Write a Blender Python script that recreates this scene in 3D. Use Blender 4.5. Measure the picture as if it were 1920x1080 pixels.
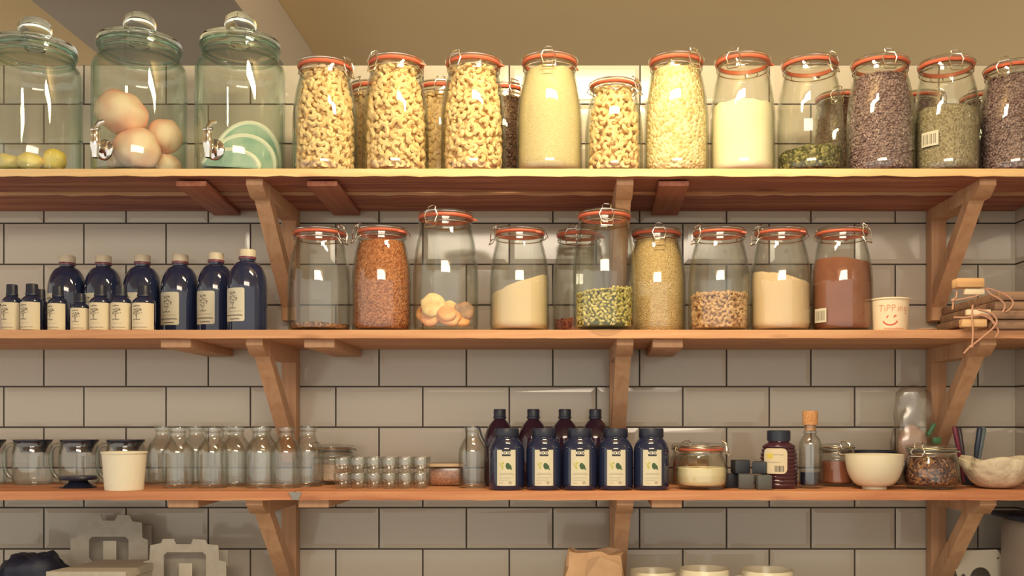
import bpy, bmesh, math, random
import numpy as np
from mathutils import Vector, Matrix, noise
for o in list(bpy.data.objects): bpy.data.objects.remove(o, do_unlink=True)
SC = bpy.context.scene
COL = SC.collection
PI = math.pi
# ------------------------------------------------------------------ camera, world, lights, exposure
D, CZ, VX, VY, PM = 2.295, 1.45, 1043.0, 790.0, 800.0      # camera distance and height, vanishing point, px per metre at the tiled wall
cam = bpy.data.cameras.new('camera'); camo = bpy.data.objects.new('camera', cam); COL.objects.link(camo)
camo.location = (0, -D, CZ); camo.rotation_euler = (PI/2, 0, 0)
cam.sensor_width = 36; cam.lens = 36*PM*D/1920
cam.shift_x = (960-VX)/1920; cam.shift_y = (VY-540)/1920
cam.clip_start = 0.05
SC.camera = camo
w = bpy.data.worlds.new('world'); SC.world = w; w.use_nodes = True
bg = w.node_tree.nodes['Background']; bg.inputs[0].default_value = (1.0, 0.93, 0.79, 1); bg.inputs[1].default_value = 1.13
def area(name, loc, target, sx, sy, power, color):
    l = bpy.data.lights.new(name, 'AREA'); l.shape = 'RECTANGLE'; l.size = sx; l.size_y = sy; l.energy = power; l.color = color
    o = bpy.data.objects.new(name, l); COL.objects.link(o); o.location = loc
    o.rotation_euler = (Vector(target)-Vector(loc)).to_track_quat('-Z', 'Y').to_euler()
    return o
area('ceiling_lamp', (0.10, -0.95, CZ+1.08), (0.10, -0.20, CZ+0.55), 0.55, 0.08, 15.5, (1.0, 0.82, 0.47))
area('ceiling_lamp', (-1.0, -1.05, CZ+1.08), (-0.9, -0.20, CZ+0.50), 0.14, 0.12, 15.0, (1.0, 0.86, 0.58))
area('fill_panel', (0.05, -3.0, CZ+1.10), (0.0, 0.0, CZ-0.2), 1.6, 0.5, 40.0, (1.0, 0.85, 0.66))  # soft fill added behind the camera to brighten the lower shelves
SC.view_settings.view_transform = 'Standard'; SC.view_settings.look = 'None'; SC.view_settings.gamma = 1
SC.view_settings.exposure = 0.0; SC.view_settings.use_curve_mapping = False
SC.cycles.transparent_max_bounces = 64; SC.cycles.max_bounces = 10; SC.cycles.diffuse_bounces = 5; SC.cycles.glossy_bounces = 5
# ------------------------------------------------------------------ picture measure -> place
def s(d): return PM*D/(D-d)                       # px per metre at distance d in front of the wall
def X(px, d): return (px-VX)/s(d)
def Z(py, d): return CZ+(VY-py)/s(d)
DEPTH = 0.32
SH = {1: Z(316, DEPTH), 2: Z(618.3, DEPTH), 3: Z(921.5, DEPTH)}      # shelf tops
TH = {1: 14.5/s(DEPTH), 2: 16/s(DEPTH), 3: 16.5/s(DEPTH)}
COUNTER = CZ-0.42
# ------------------------------------------------------------------ materials
def _mat(name):
    m = bpy.data.materials.new(name); m.use_nodes = True
    return m, m.node_tree.nodes, m.node_tree.links, m.node_tree.nodes['Principled BSDF']
def plain(name, c, rough=0.5, metal=0.0, spec=0.5, coat=0.0, sss=0.0):
    m, n, l, p = _mat(name)
    p.inputs['Base Color'].default_value = (*c, 1); p.inputs['Roughness'].default_value = rough
    p.inputs['Metallic'].default_value = metal; p.inputs['Specular IOR Level'].default_value = spec
    p.inputs['Coat Weight'].default_value = coat
    return m
def mottled(name, c1, c2, scale=20, rough=0.6, bump=0.0, detail=3.0, spec=0.4, stretch=(1, 1, 1)):
    m, n, l, p = _mat(name)
    tc = n.new('ShaderNodeTexCoord'); mp = n.new('ShaderNodeMapping'); nz = n.new('ShaderNodeTexNoise'); cr = n.new('ShaderNodeValToRGB')
    mp.inputs['Scale'].default_value = stretch
    l.new(tc.outputs['Object'], mp.inputs['Vector']); l.new(mp.outputs[0], nz.inputs['Vector'])
    nz.inputs['Scale'].default_value = scale; nz.inputs['Detail'].default_value = detail
    cr.color_ramp.elements[0].position = 0.35; cr.color_ramp.elements[0].color = (*c1, 1)
    cr.color_ramp.elements[1].position = 0.65; cr.color_ramp.elements[1].color = (*c2, 1)
    l.new(nz.outputs['Fac'], cr.inputs[0]); l.new(cr.outputs[0], p.inputs['Base Color'])
    p.inputs['Roughness'].default_value = rough; p.inputs['Specular IOR Level'].default_value = spec
    if bump:
        b = n.new('ShaderNodeBump'); b.inputs['Strength'].default_value = bump; b.inputs['Distance'].default_value = 0.004
        l.new(nz.outputs['Fac'], b.inputs['Height']); l.new(b.outputs[0], p.inputs['Normal'])
    return m
def grain(name, c1, c2, c3, scale, rough=0.7, bump=0.9, dist=0.002):
    """small seeds: every Voronoi cell has a colour of its own and a rounded bump"""
    m, n, l, p = _mat(name)
    tc = n.new('ShaderNodeTexCoord'); v = n.new('ShaderNodeTexVoronoi'); cr = n.new('ShaderNodeValToRGB'); sp = n.new('ShaderNodeSeparateColor')
    l.new(tc.outputs['Object'], v.inputs['Vector']); v.inputs['Scale'].default_value = scale
    l.new(v.outputs['Color'], sp.inputs[0]); l.new(sp.outputs[0], cr.inputs[0])
    cr.color_ramp.elements[0].position = 0.1; cr.color_ramp.elements[0].color = (*c1, 1)
    cr.color_ramp.elements[1].position = 0.9; cr.color_ramp.elements[1].color = (*c3, 1)
    e = cr.color_ramp.elements.new(0.5); e.color = (*c2, 1)
    l.new(cr.outputs[0], p.inputs['Base Color']); p.inputs['Roughness'].default_value = rough; p.inputs['Specular IOR Level'].default_value = 0.3
    inv = n.new('ShaderNodeMath'); inv.operation = 'SUBTRACT'; inv.inputs[0].default_value = 1.0
    l.new(v.outputs['Distance'], inv.inputs[1])
    b = n.new('ShaderNodeBump'); b.inputs['Strength'].default_value = bump; b.inputs['Distance'].default_value = dist
    l.new(inv.outputs[0], b.inputs['Height']); l.new(b.outputs[0], p.inputs['Normal'])
    return m
def timber(name, c1, c2, c3, axis='X', rough=0.6, scale=1.0):
    m, n, l, p = _mat(name)
    tc = n.new('ShaderNodeTexCoord'); mp = n.new('ShaderNodeMapping')
    st = {'X': (1.3, 26, 26), 'Y': (26, 1.3, 26), 'Z': (26, 26, 1.3)}[axis]
    mp.inputs['Scale'].default_value = tuple(q*scale for q in st)
    nz = n.new('ShaderNodeTexNoise'); nz.inputs['Scale'].default_value = 1.6; nz.inputs['Detail'].default_value = 6; nz.inputs['Distortion'].default_value = 0.9
    l.new(tc.outputs['Object'], mp.inputs['Vector']); l.new(mp.outputs[0], nz.inputs['Vector'])
    cr = n.new('ShaderNodeValToRGB'); l.new(nz.outputs['Fac'], cr.inputs[0])
    cr.color_ramp.elements[0].position = 0.28; cr.color_ramp.elements[0].color = (*c1, 1)
    cr.color_ramp.elements[1].position = 0.72; cr.color_ramp.elements[1].color = (*c3, 1)
    e = cr.color_ramp.elements.new(0.5); e.color = (*c2, 1)
    # knots
    v = n.new('ShaderNodeTexVoronoi'); v.inputs['Scale'].default_value = 5.0
    mp2 = n.new('ShaderNodeMapping'); mp2.inputs['Scale'].default_value = {'X': (0.55, 2, 2), 'Y': (2, 0.55, 2), 'Z': (2, 2, 0.55)}[axis]
    l.new(tc.outputs['Object'], mp2.inputs['Vector']); l.new(mp2.outputs[0], v.inputs['Vector'])
    kr = n.new('ShaderNodeMapRange'); kr.inputs['From Min'].default_value = 0.03; kr.inputs['From Max'].default_value = 0.11
    kr.inputs['To Min'].default_value = 0.8; kr.inputs['To Max'].default_value = 0.0
    l.new(v.outputs['Distance'], kr.inputs['Value'])
    mx = n.new('ShaderNodeMix'); mx.data_type = 'RGBA'; l.new(kr.outputs[0], mx.inputs[0]); l.new(cr.outputs[0], mx.inputs[6])
    mx.inputs[7].default_value = (c1[0]*0.45, c1[1]*0.4, c1[2]*0.45, 1)
    l.new(mx.outputs[2], p.inputs['Base Color']); p.inputs['Roughness'].default_value = rough; p.inputs['Specular IOR Level'].default_value = 0.3
    b = n.new('ShaderNodeBump'); b.inputs['Strength'].default_value = 0.25; b.inputs['Distance'].default_value = 0.002
    l.new(nz.outputs['Fac'], b.inputs['Height']); l.new(b.outputs[0], p.inputs['Normal'])
    return m
def glass(name, tint=(0.985, 0.99, 0.975), edge=(0.66, 0.71, 0.66), refl=0.75, rough=0.03, base=0.055):
    """thin clear wall: lets the light through, tinted and more mirroring where it is seen at a slant"""
    m = bpy.data.materials.new(name); m.use_nodes = True; n = m.node_tree.nodes; l = m.node_tree.links; n.clear()
    out = n.new('ShaderNodeOutputMaterial'); lw = n.new('ShaderNodeLayerWeight'); lw.inputs['Blend'].default_value = 0.5
    pw = n.new('ShaderNodeMath'); pw.operation = 'POWER'; pw.inputs[1].default_value = 2.6; l.new(lw.outputs['Facing'], pw.inputs[0])
    mix = n.new('ShaderNodeMix'); mix.data_type = 'RGBA'; mix.inputs[6].default_value = (*tint, 1); mix.inputs[7].default_value = (*edge, 1)
    l.new(pw.outputs[0], mix.inputs[0])
    tr = n.new('ShaderNodeBsdfTransparent'); l.new(mix.outputs[2], tr.inputs[0])
    gl = n.new('ShaderNodeBsdfGlossy'); gl.inputs['Roughness'].default_value = rough
    p5 = n.new('ShaderNodeMath'); p5.operation = 'POWER'; p5.inputs[1].default_value = 4.5; l.new(lw.outputs['Facing'], p5.inputs[0])
    ma = n.new('ShaderNodeMath'); ma.operation = 'MULTIPLY_ADD'; ma.inputs[1].default_value = refl; ma.inputs[2].default_value = base; l.new(p5.outputs[0], ma.inputs[0])
    ms = n.new('ShaderNodeMixShader'); l.new(ma.outputs[0], ms.inputs[0]); l.new(tr.outputs[0], ms.inputs[1]); l.new(gl.outputs[0], ms.inputs[2])
    l.new(ms.outputs[0], out.inputs[0])
    return m
M = {}
M['tile'] = plain('white_glazed_tile', (0.55, 0.50, 0.425), 0.10, spec=0.5)
M['grout'] = plain('dark_grout', (0.085, 0.07, 0.06), 0.9)
M['ceiling'] = mottled('tan_ceiling_paint', (0.70, 0.50, 0.25), (0.72, 0.515, 0.26), 3, 0.9)
M['beam'] = plain('shaded_beam_paint', (0.40, 0.32, 0.24), 0.9)  # darker and greyer than the ceiling: the beam's shade is put into the colour
M['floor'] = mottled('grey_floor', (0.20, 0.17, 0.14), (0.26, 0.22, 0.18), 4, 0.6)
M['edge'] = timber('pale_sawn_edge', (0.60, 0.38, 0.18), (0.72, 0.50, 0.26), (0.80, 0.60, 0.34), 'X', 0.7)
M['shelf'] = timber('oiled_pine', (0.42, 0.19, 0.10), (0.56, 0.29, 0.155), (0.66, 0.38, 0.21), 'X')
M['shelf3'] = timber('red_pine', (0.36, 0.12, 0.06), (0.52, 0.22, 0.11), (0.62, 0.31, 0.16), 'X')
M['rough'] = timber('rough_red_pine', (0.19, 0.060, 0.045), (0.36, 0.125, 0.085), (0.52, 0.25, 0.14), 'X')
M['batten'] = timber('red_pine_crosswise', (0.24, 0.075, 0.05), (0.36, 0.13, 0.08), (0.46, 0.19, 0.11), 'Y')
M['bracket'] = timber('planed_pine', (0.48, 0.265, 0.15), (0.56, 0.325, 0.19), (0.62, 0.385, 0.23), 'Z', scale=0.8)
M['counter'] = mottled('worktop', (0.35, 0.31, 0.26), (0.42, 0.37, 0.31), 10, 0.4)
M['glass'] = glass('clear_jar_glass', edge=(0.72, 0.76, 0.70))
M['bottle_glass'] = glass('clear_bottle_glass', (0.988, 0.99, 0.98), (0.70, 0.74, 0.66), 0.9, 0.05, 0.085)
M['teal_glass'] = glass('green_tinted_glass', (0.975, 0.992, 0.982), (0.62, 0.78, 0.73), 0.85, 0.03, 0.075)
def solid_glass(name, c):
    m, n, l, p = _mat(name); p.inputs['Base Color'].default_value = (*c, 1); p.inputs['Roughness'].default_value = 0.02
    p.inputs['Transmission Weight'].default_value = 1.0; p.inputs['IOR'].default_value = 1.45; return m
M['glass_solid'] = solid_glass('thick_lid_glass', (0.90, 0.97, 0.94))
M['handle_glass'] = glass('thick_handle_glass', (0.86, 0.88, 0.85), (0.22, 0.24, 0.22), 0.9, 0.03, 0.06)
M['teal_rim'] = glass('green_rim_glass', (0.84, 0.94, 0.90), (0.34, 0.55, 0.50), 0.85, 0.03, 0.08)
M['teal_base'] = glass('thick_green_glass', (0.45, 0.70, 0.62), (0.10, 0.30, 0.27), 0.6, 0.03, 0.04)
M['gasket'] = plain('orange_rubber', (0.60, 0.135, 0.075), 0.45)
M['steel'] = plain('bright_wire', (0.80, 0.77, 0.70), 0.22, 1.0)
M['chrome'] = plain('chrome', (0.78, 0.76, 0.74), 0.12, 1.0)
M['navy'] = plain('dark_navy_glass', (0.016, 0.022, 0.06), 0.07, spec=0.6, coat=0.4)
M['plum'] = plain('dark_plum_glass', (0.036, 0.015, 0.034), 0.09, spec=0.6, coat=0.3)
M['navycap'] = plain('black_cap_plastic', (0.018, 0.022, 0.045), 0.4)
M['creamcap'] = plain('cream_cap', (0.58, 0.50, 0.38), 0.45)
M['collar'] = plain('wine_red_collar', (0.16, 0.045, 0.07), 0.35)
M['paper'] = plain('cream_label_paper', (0.66, 0.57, 0.41), 0.7)
M['paper2'] = plain('grey_label_paper', (0.56, 0.53, 0.43), 0.7)
M['paper3'] = plain('pale_label_paper', (0.64, 0.60, 0.46), 0.7)
M['ink'] = plain('grey_brown_ink', (0.20, 0.165, 0.13), 0.8)
M['inkdark'] = plain('black_ink', (0.03, 0.03, 0.04), 0.7)
M['inklight'] = plain('pale_print', (0.42, 0.39, 0.30), 0.8)
M['white'] = plain('white_print', (0.80, 0.77, 0.68), 0.7)
M['lime'] = plain('lime_print', (0.48, 0.50, 0.07), 0.7)
M['leafink'] = plain('dark_green_print', (0.05, 0.11, 0.05), 0.7)
M['redink'] = plain('red_marker', (0.60, 0.09, 0.05), 0.7)
M['rust'] = plain('faint_red_marker', (0.66, 0.31, 0.19), 0.7)
M['cup'] = plain('white_paper_cup', (0.76, 0.70, 0.55), 0.55)
M['cupwarm'] = plain('cream_paper_cup', (0.76, 0.63, 0.46), 0.6)
M['china'] = plain('cream_china', (0.72, 0.66, 0.50), 0.25)
M['cork'] = mottled('cork', (0.48, 0.22, 0.09), (0.60, 0.32, 0.15), 220, 0.9, 0.3)
M['card'] = mottled('grey_cardboard', (0.44, 0.40, 0.34), (0.49, 0.45, 0.38), 60, 0.85)
M['cardedge'] = plain('brown_cardboard_edge', (0.38, 0.25, 0.16), 0.9)
M['kraft'] = mottled('kraft_paper', (0.40, 0.25, 0.15), (0.47, 0.30, 0.185), 30, 0.8)
M['cord'] = plain('leather_cord', (0.52, 0.28, 0.19), 0.7)
M['board'] = timber('aged_board', (0.15, 0.085, 0.06), (0.27, 0.16, 0.11), (0.36, 0.22, 0.14), 'X', 0.7)
M['boardlight'] = timber('pale_board', (0.55, 0.30, 0.14), (0.68, 0.42, 0.21), (0.74, 0.48, 0.26), 'X', 0.6)
M['cube'] = plain('slate_blue_grey', (0.025, 0.03, 0.045), 0.55)
M['cubelight'] = plain('slate_grey', (0.085, 0.09, 0.095), 0.6)
M['darkcloth'] = mottled('dark_navy_plastic', (0.018, 0.022, 0.045), (0.035, 0.04, 0.07), 20, 0.45)
M['brownpaper'] = plain('brown_paper', (0.16, 0.08, 0.06), 0.8)
M['syrup'] = plain('dark_syrup', (0.014, 0.02, 0.05), 0.1)
M['honey'] = plain('dark_honey', (0.06, 0.02, 0.032), 0.12, coat=0.3)
M['amber'] = plain('amber_ring', (0.55, 0.33, 0.12), 0.2)
M['yellow'] = plain('yellow_print', (0.66, 0.54, 0.10), 0.7)
M['lemon'] = mottled('lemon_flesh', (0.95, 0.64, 0.03), (0.95, 0.78, 0.22), 18, 0.4)
M['pinkfruit'] = mottled('pale_pink_fruit', (0.92, 0.40, 0.27), (0.92, 0.74, 0.52), 14, 0.5, detail=1.5)
M['rind'] = mottled('pale_green_rind', (0.24, 0.44, 0.34), (0.42, 0.58, 0.45), 26, 0.45)
M['rindrim'] = plain('white_pith', (0.78, 0.82, 0.66), 0.5)
M['apricot'] = mottled('dried_apricot', (0.72, 0.30, 0.12), (0.80, 0.46, 0.22), 40, 0.5, 0.2)
M['figslice'] = mottled('dried_fig', (0.66, 0.42, 0.17), (0.76, 0.62, 0.32), 60, 0.6, 0.2)
M['darkfruit'] = mottled('dark_dried_fruit', (0.22, 0.13, 0.11), (0.42, 0.24, 0.16), 50, 0.5, 0.2)
M['cashew'] = mottled('cashew_nut', (0.78, 0.54, 0.26), (0.88, 0.68, 0.38), 60, 0.5)
M['toasted'] = mottled('toasted_nut', (0.50, 0.29, 0.14), (0.66, 0.42, 0.23), 60, 0.5)
M['beans'] = mottled('purple_beans', (0.15, 0.085, 0.095), (0.36, 0.25, 0.25), 130, 0.4)
M['darkbeans'] = mottled('dark_brown_beans', (0.10, 0.05, 0.04), (0.20, 0.11, 0.08), 130, 0.4)
M['pumpkin'] = mottled('green_seeds', (0.38, 0.32, 0.06), (0.68, 0.58, 0.22), 110, 0.45)
M['pumpkindark'] = plain('dark_green_gaps', (0.13, 0.13, 0.04), 0.7)
M['semolina'] = grain('semolina', (0.78, 0.63, 0.34), (0.84, 0.72, 0.42), (0.88, 0.78, 0.50), 900)
M['oats'] = grain('oat_flakes', (0.66, 0.48, 0.22), (0.84, 0.69, 0.38), (0.90, 0.80, 0.52), 150, dist=0.004)
M['flour'] = mottled('white_flour', (0.84, 0.76, 0.52), (0.90, 0.83, 0.62), 8, 0.9)
M['greenseed'] = grain('dark_green_seed', (0.035, 0.035, 0.015), (0.11, 0.105, 0.03), (0.32, 0.29, 0.11), 190, dist=0.004)
M['hemp'] = grain('grey_green_seed', (0.20, 0.16, 0.10), (0.31, 0.26, 0.165), (0.40, 0.34, 0.23), 330)
M['quinoa'] = grain('orange_brown_seed', (0.25, 0.075, 0.03), (0.42, 0.15, 0.06), (0.56, 0.24, 0.11), 330)
M['millet'] = grain('sandy_seed', (0.46, 0.31, 0.14), (0.58, 0.41, 0.20), (0.64, 0.47, 0.25), 420)
M['powder'] = mottled('cream_powder', (0.66, 0.52, 0.34), (0.70, 0.56, 0.37), 8, 0.9)
M['powderpink'] = mottled('beige_powder', (0.68, 0.50, 0.32), (0.72, 0.54, 0.36), 8, 0.9)
M['cocoa'] = mottled('red_brown_powder', (0.23, 0.078, 0.045), (0.28, 0.10, 0.058), 10, 0.9)
M['crumbs'] = grain('brown_crumbs', (0.12, 0.05, 0.03), (0.28, 0.13, 0.07), (0.40, 0.22, 0.12), 240)
M['redbeans'] = grain('red_brown_pulses', (0.14, 0.03, 0.03), (0.28, 0.08, 0.05), (0.38, 0.14, 0.09), 150)
M['granola'] = grain('dark_granola', (0.05, 0.025, 0.035), (0.15, 0.06, 0.05), (0.38, 0.19, 0.10), 190, rough=0.35, dist=0.004)
M['pinksalt'] = grain('pink_salt', (0.56, 0.36, 0.25), (0.64, 0.43, 0.30), (0.72, 0.52, 0.38), 300)
M['spice'] = grain('brown_spice', (0.32, 0.12, 0.06), (0.44, 0.18, 0.09), (0.54, 0.25, 0.13), 260)
M['cream'] = plain('thick_cream', (0.76, 0.67, 0.44), 0.5)
M['jam'] = mottled('red_brown_paste', (0.26, 0.09, 0.055), (0.34, 0.13, 0.08), 20, 0.4)
M['tub'] = plain('beige_tub_rim', (0.52, 0.38, 0.25), 0.4)
M['bag'] = glass('crinkled_plastic_film', (0.93, 0.92, 0.89), (0.66, 0.63, 0.58), 0.6, 0.22, 0.13)
M['packet'] = plain('pale_pink_packet', (0.66, 0.44, 0.34), 0.7)
M['clipgreen'] = plain('green_clip', (0.06, 0.20, 0.09), 0.4)
M['penred'] = plain('dark_red_pen', (0.22, 0.03, 0.07), 0.35)
M['pendark'] = plain('dark_pen', (0.06, 0.04, 0.055), 0.35)
M['penblue'] = plain('dark_blue_pen', (0.04, 0.06, 0.11), 0.35)
M['pensky'] = plain('grey_blue_pen', (0.16, 0.22, 0.25), 0.35)
M['shell'] = mottled('plaster_white', (0.56, 0.48, 0.36), (0.68, 0.60, 0.46), 55, 0.7, 1.0, 2.0)
M['metalgrey'] = plain('grey_lid_rim', (0.26, 0.25, 0.23), 0.35, 0.4)
M['canister'] = plain('greige_canister', (0.36, 0.30, 0.25), 0.5)
M['plate'] = plain('off_white_plastic', (0.56, 0.51, 0.42), 0.5)
# ------------------------------------------------------------------ mesh builder
class MB:
    def __init__(self): self.v = []; self.f = []; self.m = []
    def add(self, vs, fs, mi=0):
        o = len(self.v); self.v += [tuple(q) for q in vs]
        self.f += [tuple(i+o for i in f) for f in fs]; self.m += [mi]*len(fs); return self
    def box(self, c, size, mi=0, bev=0.0, mat=None):
        bm = bmesh.new(); bmesh.ops.create_cube(bm, size=1.0)
        for v in bm.verts: v.co = Vector((v.co.x*size[0], v.co.y*size[1], v.co.z*size[2]))
        if bev: bmesh.ops.bevel(bm, geom=bm.edges[:], offset=bev, segments=2, affect='EDGES', profile=0.5)
        if mat: bmesh.ops.transform(bm, matrix=mat, verts=bm.verts)
        for v in bm.verts: v.co += Vector(c)
        bm.verts.index_update()
        self.add([v.co[:] for v in bm.verts], [[v.index for v in f.verts] for f in bm.faces], mi); bm.free(); return self
    def lathe(self, prof, seg=40, c=(0, 0, 0), mi=0, closed=False):
        """prof: (r, z) pairs; r = 0 ends become poles; closed joins the last pair to the first"""
        vs, rings = [], []
        for r, z in prof:
            if r <= 1e-6: rings.append([len(vs)]); vs.append((c[0], c[1], c[2]+z))
            else:
                rings.append(list(range(len(vs), len(vs)+seg)))
                vs += [(c[0]+r*math.cos(2*PI*k/seg), c[1]+r*math.sin(2*PI*k/seg), c[2]+z) for k in range(seg)]
        fs = []; n = len(rings)
        for i in range(n if closed else n-1):
            a, b = rings[i], rings[(i+1) % n]
            if len(a) == 1 and len(b) == 1: continue
            for k in range(seg):
                k2 = (k+1) % seg
                if len(a) == 1: fs.append((a[0], b[k2], b[k]))
                elif len(b) == 1: fs.append((a[k], a[k2], b[0]))
                else: fs.append((a[k], a[k2], b[k2], b[k]))
        return self.add(vs, fs, mi)
    def tube(self, pts, r, seg=8, closed=False, mi=0):
        P = [Vector(p) for p in pts]; n = len(P); vs, fs = [], []
        up = None
        for i in range(n):
            a = P[i-1] if (i > 0 or closed) else P[i]; b = P[(i+1) % n] if (i < n-1 or closed) else P[i]
            t = (b-a).normalized()
            if up is None: up = t.orthogonal().normalized()
            up = (up-t*up.dot(t)); up = up.normalized() if up.length > 1e-6 else t.orthogonal().normalized()
            sd = t.cross(up)
            rr = r[i] if isinstance(r, (list, tuple)) else r
            vs += [P[i]+(up*math.cos(2*PI*k/seg)+sd*math.sin(2*PI*k/seg))*rr for k in range(seg)]
        for i in range(n if closed else n-1):
            j = (i+1) % n
            for k in range(seg): fs.append((i*seg+k, i*seg+(k+1) % seg, j*seg+(k+1) % seg, j*seg+k))
        if not closed: fs.append(tuple(range(seg-1, -1, -1))); fs.append(tuple((n-1)*seg+k for k in range(seg)))
        return self.add(vs, fs, mi)
    def prism(self, outer, holes, y0, y1, mi=0, mside=None):
        """an outline in the x-z plane, with holes, given thickness along y"""
        bm = bmesh.new()
        for loop in [outer]+holes:
            vv = [bm.verts.new((x, 0, z)) for x, z in loop]
            for i in range(len(vv)): bm.edges.new((vv[i], vv[(i+1) % len(vv)]))
        bmesh.ops.triangle_fill(bm, use_beauty=True, edges=bm.edges[:])
        bm.verts.index_update()
        vs = [v.co[:] for v in bm.verts]; tf = [[v.index for v in f.verts] for f in bm.faces]; bm.free()
        self.add([(x, y0, z) for x, _, z in vs], tf, mi); self.add([(x, y1, z) for x, _, z in vs], [t[::-1] for t in tf], mi)
        for loop in [outer]+holes:
            n = len(loop)
            self.add([(x, y0, z) for x, z in loop]+[(x, y1, z) for x, z in loop], [(i, (i+1) % n, n+(i+1) % n, n+i) for i in range(n)], mi if mside is None else mside)
        return self
    def build(self, name, mats, parent=None, loc=None, rotz=None, angle=40, smooth=True, recalc=True):
        me = bpy.data.meshes.new(name); me.from_pydata(self.v, [], self.f)
        for m in (mats if isinstance(mats, (list, tuple)) else [mats]): me.materials.append(m)
        if any(self.m): me.polygons.foreach_set('material_index', self.m)
        if recalc:
            bm = bmesh.new(); bm.from_mesh(me); bmesh.ops.recalc_face_normals(bm, faces=bm.faces[:]); bm.to_mesh(me); bm.free()
        if smooth:
            me.polygons.foreach_set('use_smooth', [True]*len(me.polygons))
            me.set_sharp_from_angle(angle=math.radians(angle))
        me.update()
        o = bpy.data.objects.new(name, me); COL.objects.link(o)
        if parent is not None: o.parent = parent
        if loc is not None: o.location = loc
        if rotz is not None: o.rotation_euler.z = rotz
        return o
def tag(o, label=None, cat=None, group=None, kind=None):
    if label: o['label'] = label
    if cat: o['category'] = cat
    if group: o['group'] = group
    if kind: o['kind'] = kind
    return o
def thing(name, label, cat, loc, rotz=0.0, group=None):
    o = bpy.data.objects.new(name, None); COL.objects.link(o); o.empty_display_size = 0.02
    o.location = loc; o.rotation_euler.z = rotz
    return tag(o, label, cat, group)
def copy_tree(o, parent=None):
    c = o.copy(); COL.objects.link(c)
    if parent is not None: c.parent = parent
    for ch in list(o.children): copy_tree(ch, c)
    return c
def structure(o): o['kind'] = 'structure'; return o
# ------------------------------------------------------------------ setting: tiled walls, ceiling, beam, floor, worktop
COLS_A = [-920, -765, -612, -458, -304, -149, 8, 158, 312, 470, 630, 793, 955, 1118, 1280, 1442, 1602, 1760, 1904]
COLS_B = [-996, -842, -688, -534, -380, -226, -72, 83, 237, 391, 552, 711, 874.5, 1036.5, 1199, 1362, 1520, 1678, 1833, 1904]
ROWS = [122, 196, 270, 344, 419, 496, 572, 648, 725, 801, 877, 951.5, 1029, 1105, 1181, 1257]
def tiles(mb, cells, grout, bw, dep, rnd):
    """bevelled tiles on the plane y = 0 facing -y; cells are (x0, x1, z0, z1)"""
    g = grout/2
    for x0, x1, z0, z1 in cells:
        x0 += g; x1 -= g; z0 += g; z1 -= g
        if x1-x0 < 0.004: continue
        b = min(bw, (x1-x0)*0.3); t = [rnd.uniform(-0.00025, 0.00025) for _ in range(4)]
        o = [(x0, 0, z0), (x1, 0, z0), (x1, 0, z1), (x0, 0, z1)]
        e = [(x, -0.002, z) for x, _, z in o]
        i = [(x0+b, -dep+t[0], z0+b), (x1-b, -dep+t[1], z0+b), (x1-b, -dep+t[0]+t[2], z1-b), (x0+b, -dep+t[1]+t[2], z1-b)]
        i[2] = (i[2][0], i[0][1]*0+(-dep+t[1]+t[2]), i[2][2]); i[3] = (i[3][0], -dep+t[0]+t[2], i[3][2])
        mb.add(o+e+i, [(0, 1, 5, 4), (1, 2, 6, 5), (2, 3, 7, 6), (3, 0, 4, 7), (4, 5, 9, 8), (5, 6, 10, 9), (6, 7, 11, 10), (7, 4, 8, 11), (8, 9, 10, 11)], 0)
rnd = random.Random(4)
XR = X(1904, 0); XL = X(-920, 0); ZT = Z(122, 0)
mb = MB(); cells = []
for r in range(len(ROWS)-1):
    cs = COLS_B if r % 2 == 1 else COLS_A
    if r == 0: cs = COLS_A[:13] + [1200] + COLS_A[14:]
    for a, b in zip(cs[:-1], cs[1:]): cells.append((X(a, 0), X(b, 0), Z(ROWS[r+1], 0), Z(ROWS[r], 0)))
tiles(mb, cells, 0.0038, 0.0105, 0.0034, rnd)
mb.box(((XL+XR)/2, 0.0606, ZT/2), (XR-XL, 0.12, ZT), 1)
structure(mb.build('wall_back', [M['tile'], M['grout']], smooth=False))
mb = MB(); cells = []
ycols = [0, 0.10, 0.30, 0.50, 0.70, 0.90, 1.10, 1.30]; ycols2 = [0, 0.20, 0.40, 0.60, 0.80, 1.0, 1.2, 1.3]
for r in range(len(ROWS)-1):
    cs = ycols if r % 2 else ycols2
    for a, b in zip(cs[:-1], cs[1:]): cells.append((-b, -a, Z(ROWS[r+1], 0), Z(ROWS[r], 0)))
tiles(mb, cells, 0.0038, 0.0105, 0.0034, rnd)
mb.box((-0.59, 0.0606, ZT/2), (1.42, 0.12, ZT), 1)
# the side wall faces -x: turn the -y facing panel
mb.v = [(XR+y, x, z) for x, y, z in mb.v]
structure(mb.build('wall_right', [M['tile'], M['grout']], smooth=False))
ZC, ZB = CZ+1.158, CZ+1.0
structure(MB().box((0, -0.3, ZC+0.05), (6.4, 7.4, 0.1)).build('ceiling', M['ceiling'], smooth=False))
structure(MB().box(((-1.25-0.763)/2, -0.3, (ZC+ZB)/2), (1.25-0.763, 7.39, ZC-ZB), bev=0.004).build('trim_1', M['beam']))
structure(MB().box((0, -0.3, -0.05), (6.4, 7.4, 0.1)).build('floor', M['floor'], smooth=False))
ct = thing('worktop', 'grey worktop along the tiled wall below the lowest shelf', 'worktop', (0, 0, 0))
MB().box((-0.36, -0.33, COUNTER-0.02), (2.84, 0.64, 0.04), bev=0.004).build('slab', M['counter'], ct)
MB().box((-0.36, -0.30, (COUNTER-0.04)/2), (2.80, 0.56, COUNTER-0.041)).build('cabinet_front', M['card'], ct)
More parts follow.
